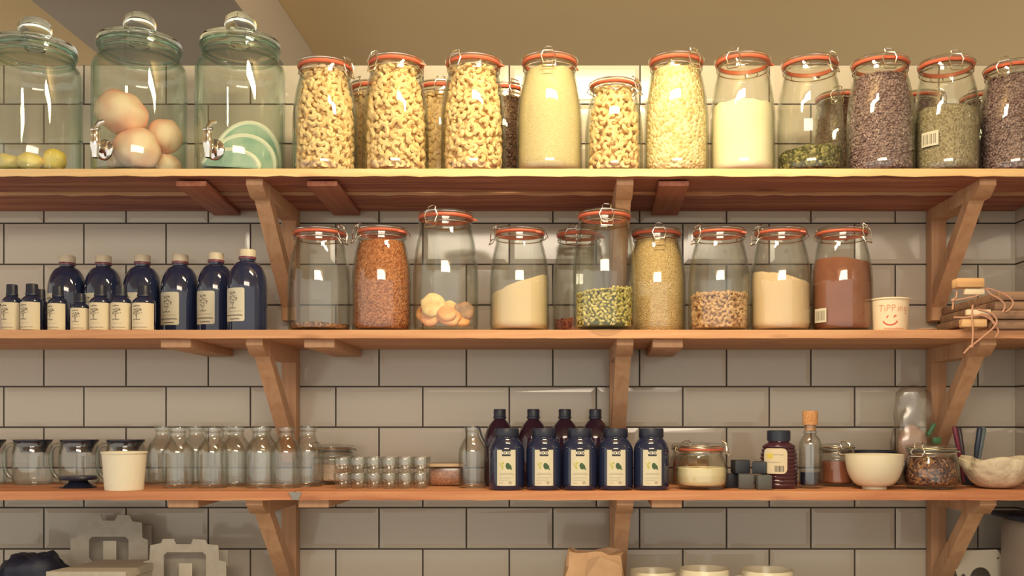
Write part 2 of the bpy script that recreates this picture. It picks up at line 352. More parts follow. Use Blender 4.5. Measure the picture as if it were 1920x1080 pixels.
# ------------------------------------------------------------------ shelves
XS0, XS1 = X(-560, 0.3), XR-0.0085
ysl = 0.176
def rough_plank(name, x0, x1, y0, y1, zt, th, mat, parent, seed, wav=0.0012, edge=None):
    """a sawn plank whose front edge wanders a little"""
    n = 90; r = random.Random(seed); vs, fs = [], []
    for i in range(n+1):
        x = x0+(x1-x0)*i/n
        w1 = wav*noise.noise((x*22, seed, 0.3)); w2 = wav*1.2*noise.noise((x*31, seed+4, 1.3))
        vs += [(x, -y0, 0), (x, -(y1+w1-0.0016), 0), (x, -(y1+w1), -0.0016), (x, -(y1+w1*0.4), -th+w2), (x, -y0, -th)]
    mb = MB(); f2 = []
    for i in range(n):
        a, b = i*5, i*5+5
        for k in range(5): (f2 if k in (1, 2) else fs).append((a+k, a+(k+1) % 5, b+(k+1) % 5, b+k))
    fs += [(0, 1, 2, 3, 4), (n*5+4, n*5+3, n*5+2, n*5+1, n*5)]
    mb.add(vs, fs); mb.f += f2; mb.m += [1 if edge else 0]*len(f2)
    return mb.build(name, [mat, edge] if edge else mat, parent, loc=(0, 0, zt), angle=30)
BAT = {1: [(360, 422), (605, 648), (1263, 1247)], 2: [(332, 408), (600, 650), (1252, 1238)], 3: [(345, 410), (590, 650), (1250, 1236)]}
SHELF_LABEL = {1: ('top wall shelf of rough reddish planks carrying dispensers and nut jars', 'rough'),
               2: ('middle wooden wall shelf carrying dark bottles and clip-top jars', 'shelf'),
               3: ('lowest wooden wall shelf carrying small jars, bowls and bottles', 'shelf3')}
for k in (1, 2, 3):
    lab, mt = SHELF_LABEL[k]
    t = thing('wall_shelf', lab, 'shelf', (0, 0, SH[k]))
    if k == 3:
        xj = X(552, DEPTH)
        rough_plank('front_plank', XS0, xj-0.0015, ysl+0.004, DEPTH, 0, TH[k], M[mt], t, 11)
        rough_plank('front_plank', xj+0.0015, XS1, ysl+0.004, DEPTH, 0, TH[k], M[mt], t, 17)
        MB().prism([(-0.012, -0.001), (0.015, -0.001), (0.009, -TH[k]+0.001), (-0.003, -TH[k]+0.001)], [], -DEPTH-0.0022, -DEPTH+0.001).build('joint_plate', M['metalgrey'], t, loc=(xj, 0, 0))
    else:
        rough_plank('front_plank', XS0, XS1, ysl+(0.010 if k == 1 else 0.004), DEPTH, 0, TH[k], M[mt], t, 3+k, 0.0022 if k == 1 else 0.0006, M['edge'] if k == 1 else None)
    rough_plank('back_plank', XS0, XS1, 0.0085, ysl-0.008 if k == 1 else ysl+0.001, 0, TH[k]+(0.0035 if k == 1 else 0), M[mt], t, 7+k, 0.0025 if k == 1 else 0.0004, M['shelf'] if k == 1 else None)
    bt = 0.011 if k == 1 else 0.017
    for pf, pb in BAT[k]:
        xf, xb = X(pf, 0.29), X(pb, 0.03)
        sh = Matrix.Identity(4); sh[0][1] = (xb-xf)/0.26
        MB().box((0, 0, 0), (0.062, 0.285, bt), bev=0.0015, mat=sh).build('batten', M['batten'] if k == 1 else M['bracket'], t, loc=((xf+xb)/2, -0.155, -TH[k]-bt/2-(0.0036 if k == 1 else 0)))
# ------------------------------------------------------------------ brackets: post on the wall, arm under the shelf, slanting brace
def make_bracket():
    t = thing('shelf_bracket', 'x', 'bracket', (0, 0, 0))
    w_ = 0.034; h = 0.262; q = 0.0085
    MB().box((0, -q-0.017, -h/2), (w_, 0.034, h), bev=0.0012).build('post', M['bracket'], t)
    L = 0.298; a = 0.032
    MB().prism([(q+0.034, 0), (L, 0), (L, -0.012), (L-0.028, -a), (q+0.034, -a)], [], -w_/2, w_/2).build('arm', M['bracket'], t).rotation_euler.z = -PI/2
    z0, z1, x0, x1 = -a, -h+0.050, L-0.085, q+0.034
    MB().prism([(x0-0.002, z0), (x0+0.032, z0), (x1, z1-0.02), (x1, z1+0.026)], [], -w_/2+0.001, w_/2-0.001).build('brace', M['bracket'], t).rotation_euler.z = -PI/2
    return t
br0 = None
for k in (1, 2, 3):
    for px, where in ((543, 'left'), (1157, 'middle'), (1758, 'right')):
        b = make_bracket() if br0 is None else copy_tree(br0)
        br0 = br0 or b
        b.location = (X(px, 0.034), 0, SH[k]-TH[k])
        tag(b, f'{where} pine bracket with slanting brace under the {({1: "top", 2: "middle", 3: "lowest"})[k]} shelf', 'bracket', 'pine shelf brackets')
# ------------------------------------------------------------------ clip-top jars
PROF = [(0.0, 0.90), (0.012, 0.945), (0.035, 0.98), (0.08, 1.0), (0.30, 1.0), (0.48, 0.995), (0.58, 0.97), (0.66, 0.935), (0.74, 0.885), (0.80, 0.835), (0.84, 0.795), (0.865, 0.775), (0.905, 0.77)]
SQUAT = [(0.0, 0.72), (0.02, 0.80), (0.07, 0.90), (0.16, 0.97), (0.30, 1.0), (0.46, 0.985), (0.58, 0.93), (0.68, 0.84), (0.72, 0.80), (0.78, 0.79), (0.80, 0.79)]
STRAIGHT = [(0.0, 0.90), (0.02, 0.95), (0.06, 0.99), (0.12, 1.0), (0.55, 1.0), (0.64, 0.985), (0.69, 0.94), (0.73, 0.93), (0.80, 0.93)]
def interp(pr, t):
    for (a, ra), (b, rb) in zip(pr[:-1], pr[1:]):
        if t <= b: return ra+(rb-ra)*max(0, (t-a))/(b-a)
    return pr[-1][1]
def make_jar(name, label, loc, R, H, phi, pr=PROF, group=None, orange=True, cat='jar'):
    t = thing(name, label, cat, loc, 0, group)
    th = 0.0028; bt = 0.006
    rings = []
    N = 26; tmax = pr[-1][0]
    ts = sorted(set([a for a, _ in pr]+[tmax*i/N for i in range(N+1)]))
    outer = [(interp(pr, q)*R, q*H) for q in ts]
    rn = outer[-1][0]; k = (0.925-tmax)/0.1 if False else 1
    z1 = tmax*H
    outer += [(rn+0.05*R, z1+0.006*H), (rn+0.05*R, z1+0.02*H)]
    inner = [(rn-th, z1+0.02*H)]+[(interp(pr, q)*R-th, q*H) for q in ts[::-1] if q*H > bt]+[(pr[0][1]*R*0.9, bt), (0, bt*0.8)]
    MB().lathe([(0, 0.0006)]+[(pr[0][1]*R*0.8, 0.0)]+outer+inner, 44).build('body', M['glass'], t)
    zg = z1+0.022*H; rg = rn+0.055*R; gh = 0.03*H if pr is PROF else 0.05*H
    MB().lathe([(rg-0.006, zg), (rg, zg+0.001), (rg+0.0016, zg+gh*0.5), (rg, zg+gh), (rg-0.006, zg+gh)], 44, closed=True)\
        .add([(rg*math.sin(phi+2.0+a)*f, -rg*math.cos(phi+2.0+a)*f, zg+gh*0.5+b) for a, f, b in ((-0.14, 0.98, -0.002), (0.14, 0.98, -0.002), (0.0, 1.17, -0.004), (-0.14, 0.98, 0.002), (0.14, 0.98, 0.002), (0.0, 1.17, -0.001))],
             [(0, 1, 2), (5, 4, 3), (0, 2, 5, 3), (1, 4, 5, 2), (0, 3, 4, 1)]).build('gasket', M['gasket'] if orange else M['metalgrey'], t)
    zl = zg+gh; hl = H-zl
    MB().lathe([(0, zl+0.1*hl), (rg*0.86, zl), (rg, zl), (rg+0.0008, zl+0.45*hl), (rg*0.97, zl+0.72*hl), (rg*0.80, zl+0.86*hl), (rg*0.45, zl+0.97*hl), (0, H),
                ], 44).build('lid', M['glass'] if orange else M['glass'], t)
    wr = 0.0011
    ring = lambda r, z, n=44: [(r*math.sin(2*PI*i/n), -r*math.cos(2*PI*i/n), z) for i in range(n)]
    MB().tube(ring(rn+0.018*R+wr, z1-0.010*H), wr, 6, True).build('neck_wire', M['steel'], t)
    MB().tube(ring(rg+wr+0.0012, zl+0.25*hl), wr, 6, True).build('lid_wire', M['steel'], t)
    # front catch: a tall loop hinged on the neck wire and a smaller loop over the lid's edge; hinge behind
    def on(a, r, z): return ((r)*math.sin(phi+a), -(r)*math.cos(phi+a), z)
    c = MB(); ww = 0.0135/R
    ro = rg+0.004
    c.tube([on(-ww, rn+0.004, z1-0.010*H), on(-ww*1.05, ro+0.004, z1-0.03*H), on(-ww*0.8, ro+0.009, z1-0.075*H), on(ww*0.8, ro+0.009, z1-0.075*H), on(ww*1.05, ro+0.004, z1-0.03*H), on(ww, rn+0.004, z1-0.010*H)], 0.0013, 6)
    c.tube([on(-ww*0.75, ro+0.006, z1-0.035*H), on(-ww*1.15, ro+0.005, zg), on(-ww*0.8, ro+0.003, zl+0.3*hl), on(ww*0.8, ro+0.003, zl+0.3*hl), on(ww*1.15, ro+0.005, zg), on(ww*0.75, ro+0.006, z1-0.035*H)], 0.0013, 6, True)
    c.tube([on(-ww*0.6, ro+0.001, zl+0.2*hl), on(-ww*0.75, ro, zl+0.9*hl), on(-ww*0.45, ro-0.008, H+0.004), on(ww*0.45, ro-0.008, H+0.004), on(ww*0.75, ro, zl+0.9*hl), on(ww*0.6, ro+0.001, zl+0.2*hl)], 0.0013, 6, True)
    c.build('wire_clip', M['steel'], t)
    h = MB()
    for e in (-1, 1):
        h.tube([on(PI+e*ww*0.8, rn+0.004, z1-0.010*H), on(PI+e*ww*1.1, ro+0.005, zg), on(PI+e*ww*0.7, ro+0.002, zl+0.25*hl)], 0.0013, 6)
    h.build('hinge_wire', M['steel'], t)
    t['R'] = R; t['H'] = H
    return t
def place(pl, pr_, ptop, d, shelf, below=False):
    R = (pr_-pl)/2/s(d); x = X((pl+pr_)/2, d)
    zt = Z(ptop, d-0.75*R if below else d+0.75*R)
    return (x, -d, SH[shelf]+0.0002), R, zt-SH[shelf]
GAP = 0.0012
def rin(R, H, pr, z): return interp(pr, z/H)*R-0.0028-GAP
def fill(name, label, jar, ztop, mat, pr=PROF, slope=(0.0, 0.0), dome=0.0, cat='food', wob=0.0, kind='stuff', group=None):
    """loose contents that follow the inside of a jar up to ztop, with a level, tilted or heaped top"""
    R, H = jar['R'], jar['H']; z0 = 0.0075
    seg = 40; vs, fs = [], []
    def top(x, y): return ztop+slope[0]*x/R+slope[1]*y/R+dome*(1-(x*x+y*y)/(R*R))+wob*noise.noise((x*55+ztop*9, y*55, R*70))
    zmax = min(H*pr[-1][0]*0.995, ztop+abs(slope[0])+abs(slope[1])+wob)
    n = 18
    for i in range(n+1):
        z = z0+(zmax-z0)*i/n; r = rin(R, H, pr, z) if i else min(rin(R, H, pr, z), pr[0][1]*R*0.93)
        for k in range(seg):
            a = 2*PI*k/seg; x, y = r*math.cos(a), r*math.sin(a)
            vs.append((x, y, min(z, top(x, y))))
    for i in range(n):
        for k in range(seg): fs.append((i*seg+k, i*seg+(k+1) % seg, (i+1)*seg+(k+1) % seg, (i+1)*seg+k))
    base = n*seg; prev = [base+k for k in range(seg)]; m = 7
    rr = rin(R, H, pr, zmax)
    for j in range(1, m):
        cur = []
        for k in range(seg):
            a = 2*PI*k/seg; bx, by, bz = vs[base+k]
            x, y = bx*(1-j/m), by*(1-j/m); cur.append(len(vs)); vs.append((x, y, top(x, y)))
        for k in range(seg): fs.append((prev[k], prev[(k+1) % seg], cur[(k+1) % seg], cur[k]))
        prev = cur
    vs.append((0, 0, top(0, 0)))
    for k in range(seg): fs.append((prev[k], prev[(k+1) % seg], len(vs)-1))
    fs.append(tuple(range(seg-1, -1, -1)))
    o = MB().add(vs, fs).build(name, mat, None, loc=jar.location, angle=60)
    return tag(o, label, cat, group, kind)
def nut_unit(kind):
    """a small nut or seed as (verts, faces) around the origin, its flat side facing z"""
    mb = MB()
    if kind == 'cashew':
        n = 7; pts, rr = [], []
        for i in range(n):
            a = math.radians(-105+210*i/(n-1)); pts.append((0.0069*math.sin(a), 0.0069*math.cos(a)-0.002, 0))
            rr.append(0.0055*(math.sin(PI*(0.12+0.76*i/(n-1)))**0.6)*(1.0+0.12*(i/(n-1)-0.5)))
        mb.tube(pts, rr, 6)
    elif kind == 'bean':
        mb.lathe([(0, -0.0032), (0.0022, -0.0024), (0.0029, 0), (0.0022, 0.0024), (0, 0.0032)], 6)
        mb.v = [(z*1.05, x, y*0.9) for x, y, z in mb.v]
    elif kind == 'seed':
        mb.lathe([(0, -0.0058), (0.0024, -0.0042), (0.0036, 0), (0.0026, 0.004), (0, 0.0058)], 6)
        mb.v = [(z, x, y*0.7) for x, y, z in mb.v]
    return np.array(mb.v), mb.f
def pack(name, label, jar, ztop, kind, mats, pr=PROF, sx=0.017, sz=0.0125, off=0.0085, layers=((0, 1),), core=0.012, seed=1, tilt=0.35, slope=0.0, dome=0.004, cat='nuts', scale=1.0, ytilt=0.0, group=None):
    """nuts packed against the inside of a jar, heaped on top, round a solid core"""
    R, H = jar['R'], jar['H']; rg = np.random.RandomState(seed); U, F = nut_unit(kind); U = U*scale
    V, FF, MI = [], [], []
    def put(c, nrm, sc):
        nrm = nrm/np.linalg.norm(nrm); a = np.cross(nrm, [0.3, 0.5, 0.81]); a /= np.linalg.norm(a); b = np.cross(nrm, a)
        th = rg.uniform(0, 2*PI); e1 = a*math.cos(th)+b*math.sin(th); e2 = np.cross(nrm, e1)
        W = U*sc; P = c+W[:, :1]*e1+W[:, 1:2]*e2+W[:, 2:3]*nrm
        q = np.hypot(P[:, 0], P[:, 1]); lim = np.array([rin(R, H, pr, min(max(z_, 0.0), H*pr[-1][0])) for z_ in P[:, 2]])-0.0003
        k_ = np.minimum(1.0, lim/np.maximum(q, 1e-6)); P[:, 0] *= k_; P[:, 1] *= k_; P[:, 2] = np.clip(P[:, 2], 0.0088, H*pr[-1][0]+0.004)
        o = len(V)*len(U); V.append(P); FF.extend([tuple(q+o for q in f) for f in F])
    def top(x, y): return ztop+slope*x/R-ytilt*y/R+dome*(1-(x*x+y*y)/(R*R))
    for li, (doff, dens) in enumerate(layers):
        z = 0.0075+off*0.75; row = 0
        while z < ztop+abs(slope)+abs(ytilt):
            r = rin(R, H, pr, min(z, H*pr[-1][0]))-off*scale-doff; n = max(6, int(2*PI*r/(sx/dens)))
            for i in range(n):
                a = 2*PI*(i+0.5*(row % 2)+rg.uniform(-0.3, 0.3))/n
                zz = z+rg.uniform(-0.3, 0.3)*sz; rq = r-rg.uniform(0, 0.003)*scale
                x, y = rq*math.cos(a), rq*math.sin(a)
                if zz > top(x, y) or zz < 0.0075+off*0.6: continue
                if y > 0.35*R and li: continue
                put(np.array([x, y, zz]), np.array([math.cos(a), math.sin(a), 0])+rg.uniform(-tilt, tilt, 3), rg.uniform(0.86, 1.1))
            z += sz; row += 1
    # heap on top
    rt = rin(R, H, pr, min(ztop, H*pr[-1][0]))-off*scale
    q = rt
    while q > 0.002:
        n = max(1, int(2*PI*q/sx))
        for i in range(n):
            a = 2*PI*(i+rg.uniform(-0.3, 0.3))/n; x, y = q*math.cos(a), q*math.sin(a)
            put(np.array([x, y, top(x, y)-0.002]), np.array([0, 0, 1.0])+rg.uniform(-0.5, 0.5, 3), rg.uniform(0.86, 1.1))
        q -= sx*0.85
    mb = MB(); mb.v = [tuple(p) for p in np.concatenate(V)]; mb.f = FF; mb.m = [0]*len(FF)
    n = 14; prof = [(0, 0.0076)]
    hz = max(ztop-off*1.3-abs(slope)*0.8-abs(ytilt)*0.8, 0.012)
    for i in range(n+1):
        z = 0.0076+(hz-0.0076)*i/n; prof.append((max(0.004, min(rin(R, H, pr, z), pr[0][1]*R*0.95 if i == 0 else 9)-core), z))
    prof.append((0, hz+0.003)); mb.lathe(prof, 28, mi=1)
    return tag(mb.build(name, mats, None, loc=jar.location, angle=50, recalc=False), label, cat, group, 'stuff')
def zin(py, jar, d): return Z(py, d)-jar.location.z       # height above the jar's foot for a picture row
G1 = 'clip-top jars on the top shelf'; G2 = 'clip-top jars on the middle shelf'
def jar(pl, pr_, ptop, d, shelf, phi, label, group, pr=PROF, below=False, orange=True):
    loc, R, H = place(pl, pr_, ptop, d, shelf, below)
    return make_jar('clip_top_jar', label, loc, R, H, math.radians(phi), pr, group, orange)
FR = 0.242
# ---- top shelf, front row
c = [M['cashew'], M['cashew']]
j = jar(550, 670, 101, FR, 1, 62, 'tall clip-top jar of cashews next to the right dispenser', G1)
pack('cashew_nuts', 'cashews filling the tall jar next to the right dispenser', j, zin(135, j, FR), 'cashew', c, seed=1, layers=((0, 1), (0.009, 1)), core=0.019)
j = jar(681, 804, 94, FR, 1, -38, 'tall clip-top jar of cashews, second from the dispensers', G1)
pack('cashew_nuts', 'cashews filling the second tall jar from the dispensers', j, zin(128, j, FR), 'cashew', c, seed=2, layers=((0, 1), (0.009, 1)), core=0.019)
j = jar(827, 949, 94, FR, 1, -32, 'tall clip-top jar of cashews, third from the dispensers', G1)
pack('cashew_nuts', 'cashews filling the third tall jar from the dispensers', j, zin(137, j, FR), 'cashew', c, seed=3, layers=((0, 1), (0.009, 1)), core=0.019)
j = jar(969, 1092, 91, FR, 1, -2, 'tall clip-top jar of pale yellow semolina on the top shelf', G1)
fill('semolina', 'pale yellow semolina filling a tall jar on the top shelf', j, zin(140, j, FR), M['semolina'], dome=0.006, cat='semolina', wob=0.006)
j = jar(1097, 1205, 141, FR+0.005, 1, 58, 'short clip-top jar of cashews in front row of the top shelf', G1)
pack('cashew_nuts', 'cashews filling the short front jar beside the oat flakes', j, zin(172, j, FR), 'cashew', c, seed=4, layers=((0, 1), (0.009, 1)), core=0.019)
j = jar(1208, 1328, 91, FR, 1, 30, 'tall clip-top jar of oat flakes on the top shelf', G1)
fill('oat_flakes', 'oat flakes filling a tall jar on the top shelf', j, zin(135, j, FR), M['oats'], dome=0.004, cat='oats', wob=0.008)
j = jar(1332, 1453, 91, FR, 1, -28, 'tall clip-top jar two thirds full of white flour', G1)
fill('flour', 'white flour heaped in a tall jar on the top shelf', j, zin(205, j, FR), M['flour'], dome=0.012, cat='flour', wob=0.004)
j = jar(1457, 1580, 96, FR, 1, 34, 'tall near-empty jar with a little dark green seed at the bottom', G1)
fill('green_seeds', 'low heap of dark green seeds in a near-empty top shelf jar', j, zin(288, j, FR), M['greenseed'], dome=0.004, slope=(0.006, -0.002), cat='seeds', wob=0.006)
j = jar(1588, 1713, 95, FR, 1, -2, 'tall jar of purple beans with its clip facing forward', G1)
pb = [M['beans'], M['beans']]
pack('purple_beans', 'purple beans filling the jar with a clip facing forward', j, zin(150, j, FR), 'bean', pb, sx=0.0066, sz=0.0052, off=0.0036, core=0.006, seed=5, cat='beans')
j = jar(1714, 1834, 98, FR, 1, -4, 'tall jar of grey-green seeds with a small barcode sticker', G1)
fill('grey_green_seeds', 'grey-green seeds half filling the top shelf jar with barcode sticker', j, zin(213, j, FR), M['hemp'], dome=0.006, cat='seeds', wob=0.003)
def sticker(j, ang0, ang1, z0, z1, bars=True, extra=0.0006):
    R, H = j['R'], j['H']; mb = MB(); n = 8; r = R+extra
    def P(u, v, e=0): a = ang0+(ang1-ang0)*u; q = r+e; return (q*math.sin(a), -q*math.cos(a), z0+(z1-z0)*v)
    def patch(u0, u1, v0, v1, mi, e):
        m = max(1, int(n*(u1-u0)+0.99)); vs = [P(u0+(u1-u0)*i/m, v, e) for i in range(m+1) for v in (v0, v1)]
        mb.add(vs, [(2*i, 2*i+2, 2*i+3, 2*i+1) for i in range(m)], mi)
    patch(0, 1, 0, 1, 0, 0)
    if bars:
        for q, wd in ((0.12, 0.06), (0.24, 0.03), (0.34, 0.07), (0.48, 0.03), (0.57, 0.08), (0.72, 0.03), (0.8, 0.06)): patch(q, q+wd, 0.14, 0.82, 1, 0.0003)
    return mb.build('barcode_sticker', [M['paper2'], M['ink']], j, smooth=True, recalc=False)
sticker(j, math.radians(-66), math.radians(-34), zin(280, j, FR+0.02), zin(253, j, FR+0.02))
j = jar(1838, 1960, 106, FR, 1, -40, 'tall jar of purple beans at the right-hand end of the shelf', G1)
pack('purple_beans', 'purple beans filling the jar at the right-hand shelf end', j, zin(150, j, FR), 'bean', pb, sx=0.0066, sz=0.0052, off=0.0036, core=0.006, seed=6, cat='beans')
# ---- top shelf, back row (seen in the gaps)
BK = 0.098
for (cx, top, kind, lab, phi, nm) in ((700, 146, 'cashew', 'behind the first and second cashew jars', -30, 'cashew'), (824, 146, 'cashew', 'behind the second and third cashew jars', 10, 'cashew'),
                                  (944, 150, 'darkbeans', 'behind the third cashew jar and the semolina', 30, 'dark brown bean'), (1574, 165, 'darkbeans', 'behind the purple bean jar with the forward clip', -20, 'dark brown bean'),
                                  (1722, 165, 'beans', 'behind the barcode sticker jar', 40, 'purple bean'), (1846, 165, 'darkbeans', 'behind the end jar of purple beans', -50, 'dark bean')):
    j = jar(cx-52, cx+52, top, BK, 1, phi, f'short back row {nm} jar, {lab}', G1)
    if kind == 'cashew': pack('cashew_nuts', f'cashews filling the short back jar {lab}', j, zin(185, j, BK), 'cashew', c, seed=int(cx), core=0.010)
    else: pack('dried_beans', f'{nm}s filling the short back jar {lab}', j, zin(190, j, BK), 'bean', [M[kind], M[kind]], sx=0.0085, sz=0.007, off=0.0042, core=0.007, seed=int(cx), scale=1.25, cat='beans')
# ---- middle shelf
KF = 0.235
j = jar(541, 657, 420, KF, 2, 64, 'nearly empty clip-top jar with brown crumbs beside the left bracket', G2)
fill('brown_crumbs', 'thin layer of brown crumbs in a nearly empty jar', j, zin(609, j, KF), M['crumbs'], cat='crumbs', wob=0.004)
j = jar(660, 772, 418, KF, 2, -58, 'clip-top jar full of orange-brown seeds on the middle shelf', G2)
fill('orange_brown_seeds', 'orange-brown seeds filling a middle shelf jar', j, zin(455, j, KF), M['quinoa'], dome=0.002, cat='seeds')
jA = jar(775, 897, 388, 0.245, 2, -22, 'large clip-top jar with dried apricots at the bottom', G2)
j = jar(918, 1030, 420, KF, 2, -66, 'clip-top jar of cream powder heaped up to one side', G2)
fill('cream_powder', 'cream powder sloping up to the right in its jar', j, zin(536, j, KF), M['powder'], slope=(0.024, 0), dome=0.003, cat='powder', wob=0.003)
j = jar(1036, 1136, 424, 0.10, 2, -18, 'back row jar with red-brown pulses, partly hidden by green seeds', G2)
fill('red_brown_pulses', 'low layer of red-brown pulses in the half-hidden back jar', j, zin(601, j, 0.10), M['redbeans'], cat='pulses', wob=0.004)
j = jar(1074, 1192, 386, 0.27, 2, 2, 'large clip-top jar with green seeds at the bottom, clip facing forward', G2)
pack('green_seeds', 'yellow-green seeds filling the lower third of a large jar', j, zin(548, j, 0.27), 'seed', [M['pumpkin'], M['pumpkindark']], sx=0.0095, sz=0.0062, off=0.0052, core=0.008, seed=8, tilt=0.6, slope=0.006, dome=0.004, cat='seeds')
j = jar(1177, 1287, 420, 0.175, 2, 0, 'clip-top jar full of sandy seeds standing right of the green seeds', G2)
j.location.y = -0.165; fill('sandy_seeds', 'sandy seeds filling the jar right of the green seeds', j, zin(452, j, 0.165), M['millet'], dome=0.002, cat='seeds')
j = jar(1291, 1406, 420, KF, 2, -60, 'clip-top jar holding toasted nuts in its lower third', G2)
pack('toasted_nuts', 'light brown toasted nuts in the lower third of a jar', j, zin(556, j, KF), 'cashew', [M['toasted'], M['toasted']], sx=0.012, sz=0.009, off=0.0085, core=0.012, seed=9, scale=0.72, layers=((0, 1), (0.006, 1)), dome=0.003, ytilt=0.002)
j = jar(1407, 1520, 420, KF, 2, -72, 'clip-top jar half full of beige powder, its surface sloping down', G2)
fill('beige_powder', 'beige powder sloping down to the right in its jar', j, zin(524, j, KF), M['powderpink'], slope=(-0.014, 0), dome=0.004, cat='powder', wob=0.002)
j = jar(1521, 1635, 420, KF, 2, 40, 'clip-top jar of red-brown powder beside the smiley cup', G2)
fill('red_brown_powder', 'red-brown powder filling most of the jar by the smiley cup', j, zin(492, j, KF), M['cocoa'], slope=(-0.006, 0), dome=0.002, cat='powder', wob=0.002)
sticker(j, math.radians(-72), math.radians(-44), zin(606, j, KF+0.02), zin(580, j, KF+0.02))
# dried fruit in the large jar
def fruit(name, label, mat, loc, r, h, rot, seed, group, cat='dried fruit', dimple=0.35):
    mb = MB(); n = 10; prof = []
    for i in range(n+1):
        a = PI*i/n; prof.append((r*math.sin(a)**0.75, -h*math.cos(a)*(1-dimple*(1-math.sin(a)**2))))
    mb.lathe(prof, 22)
    mb.v = [tuple(Vector(p)*(1+0.16*noise.noise(Vector(p)*70+Vector((seed*3.1, seed, 0))))) for p in mb.v]
    o = mb.build(name, mat, None, loc=loc, angle=80); o.rotation_euler = rot
    return tag(o, label, cat, group)
GF = 'dried fruits in the large jar'
zb = SH[2]
def fpos(px, py, d): return (X(px, d), -d, Z(py, d))
def pin(p, j, r):
    """keep a point inside the jar's wall"""
    x, y, z = p; cx, cy = j.location.x, j.location.y; m = j['R']-0.0045-r; q = math.hypot(x-cx, y-cy)
    if q > m: x = cx+(x-cx)*m/q; y = cy+(y-cy)*m/q
    return (x, y, z)
for nm, lab, mt, px, py, d, r, h, rot, cat in [(a[0], a[1], a[2], a[3], a[4], a[5], a[6]*1.18, a[7]*1.18, a[8], a[9]) for a in (
        ('dried_fig', 'pale round dried fig slice on top of the apricots', 'figslice', 808, 572, 0.285, 0.022, 0.007, (1.25, 0.1, 0.1), 'dried fruit'),
        ('dried_apricot', 'small orange dried apricot lying in the centre of the fruit', 'apricot', 838, 588, 0.288, 0.017, 0.010, (1.0, 0.0, 0.0), 'dried fruit'),
        ('dried_apricot', 'dried apricot leaning against the left wall of the large jar', 'apricot', 789, 590, 0.262, 0.018, 0.009, (1.1, 0.6, 0.4), 'dried fruit'),
        ('dried_apricot', 'bright orange apricot at the bottom left of the large jar', 'apricot', 808, 607, 0.275, 0.019, 0.0095, (1.2, -0.4, 0.0), 'dried fruit'),
        ('dried_apricot', 'wide apricot lying flat at the bottom of the large jar', 'apricot', 842, 608, 0.280, 0.021, 0.0095, (0.9, 0.25, 0.0), 'dried fruit'),
        ('dried_apricot', 'long apricot slanting down along the right of the fruit', 'apricot', 864, 603, 0.265, 0.017, 0.009, (0.9, 0.5, 0.2), 'dried fruit'),
        ('dried_plum', 'dark dried fruit at the right wall of the large jar', 'darkfruit', 870, 583, 0.258, 0.0185, 0.008, (1.15, -0.3, 0.3), 'dried fruit'),
        ('dried_pear', 'brown dried fruit lying behind the small centre apricot', 'figslice', 842, 576, 0.245, 0.016, 0.008, (0.8, 0.2, 0.0), 'dried fruit'),
        ('dried_plum', 'dark dried fruit at the back of the large jar', 'darkfruit', 836, 594, 0.230, 0.016, 0.011, (0.3, 0.1, 0.0), 'dried fruit'))]:
    p = pin(fpos(px, py, d), jA, r*0.9); p = (p[0], p[1], max(p[2], zb+0.0075+h*0.8+r*abs(math.sin(rot[0]))*0.75))
    fruit(nm, lab, M[mt], p, r, h, rot, px, GF, cat)
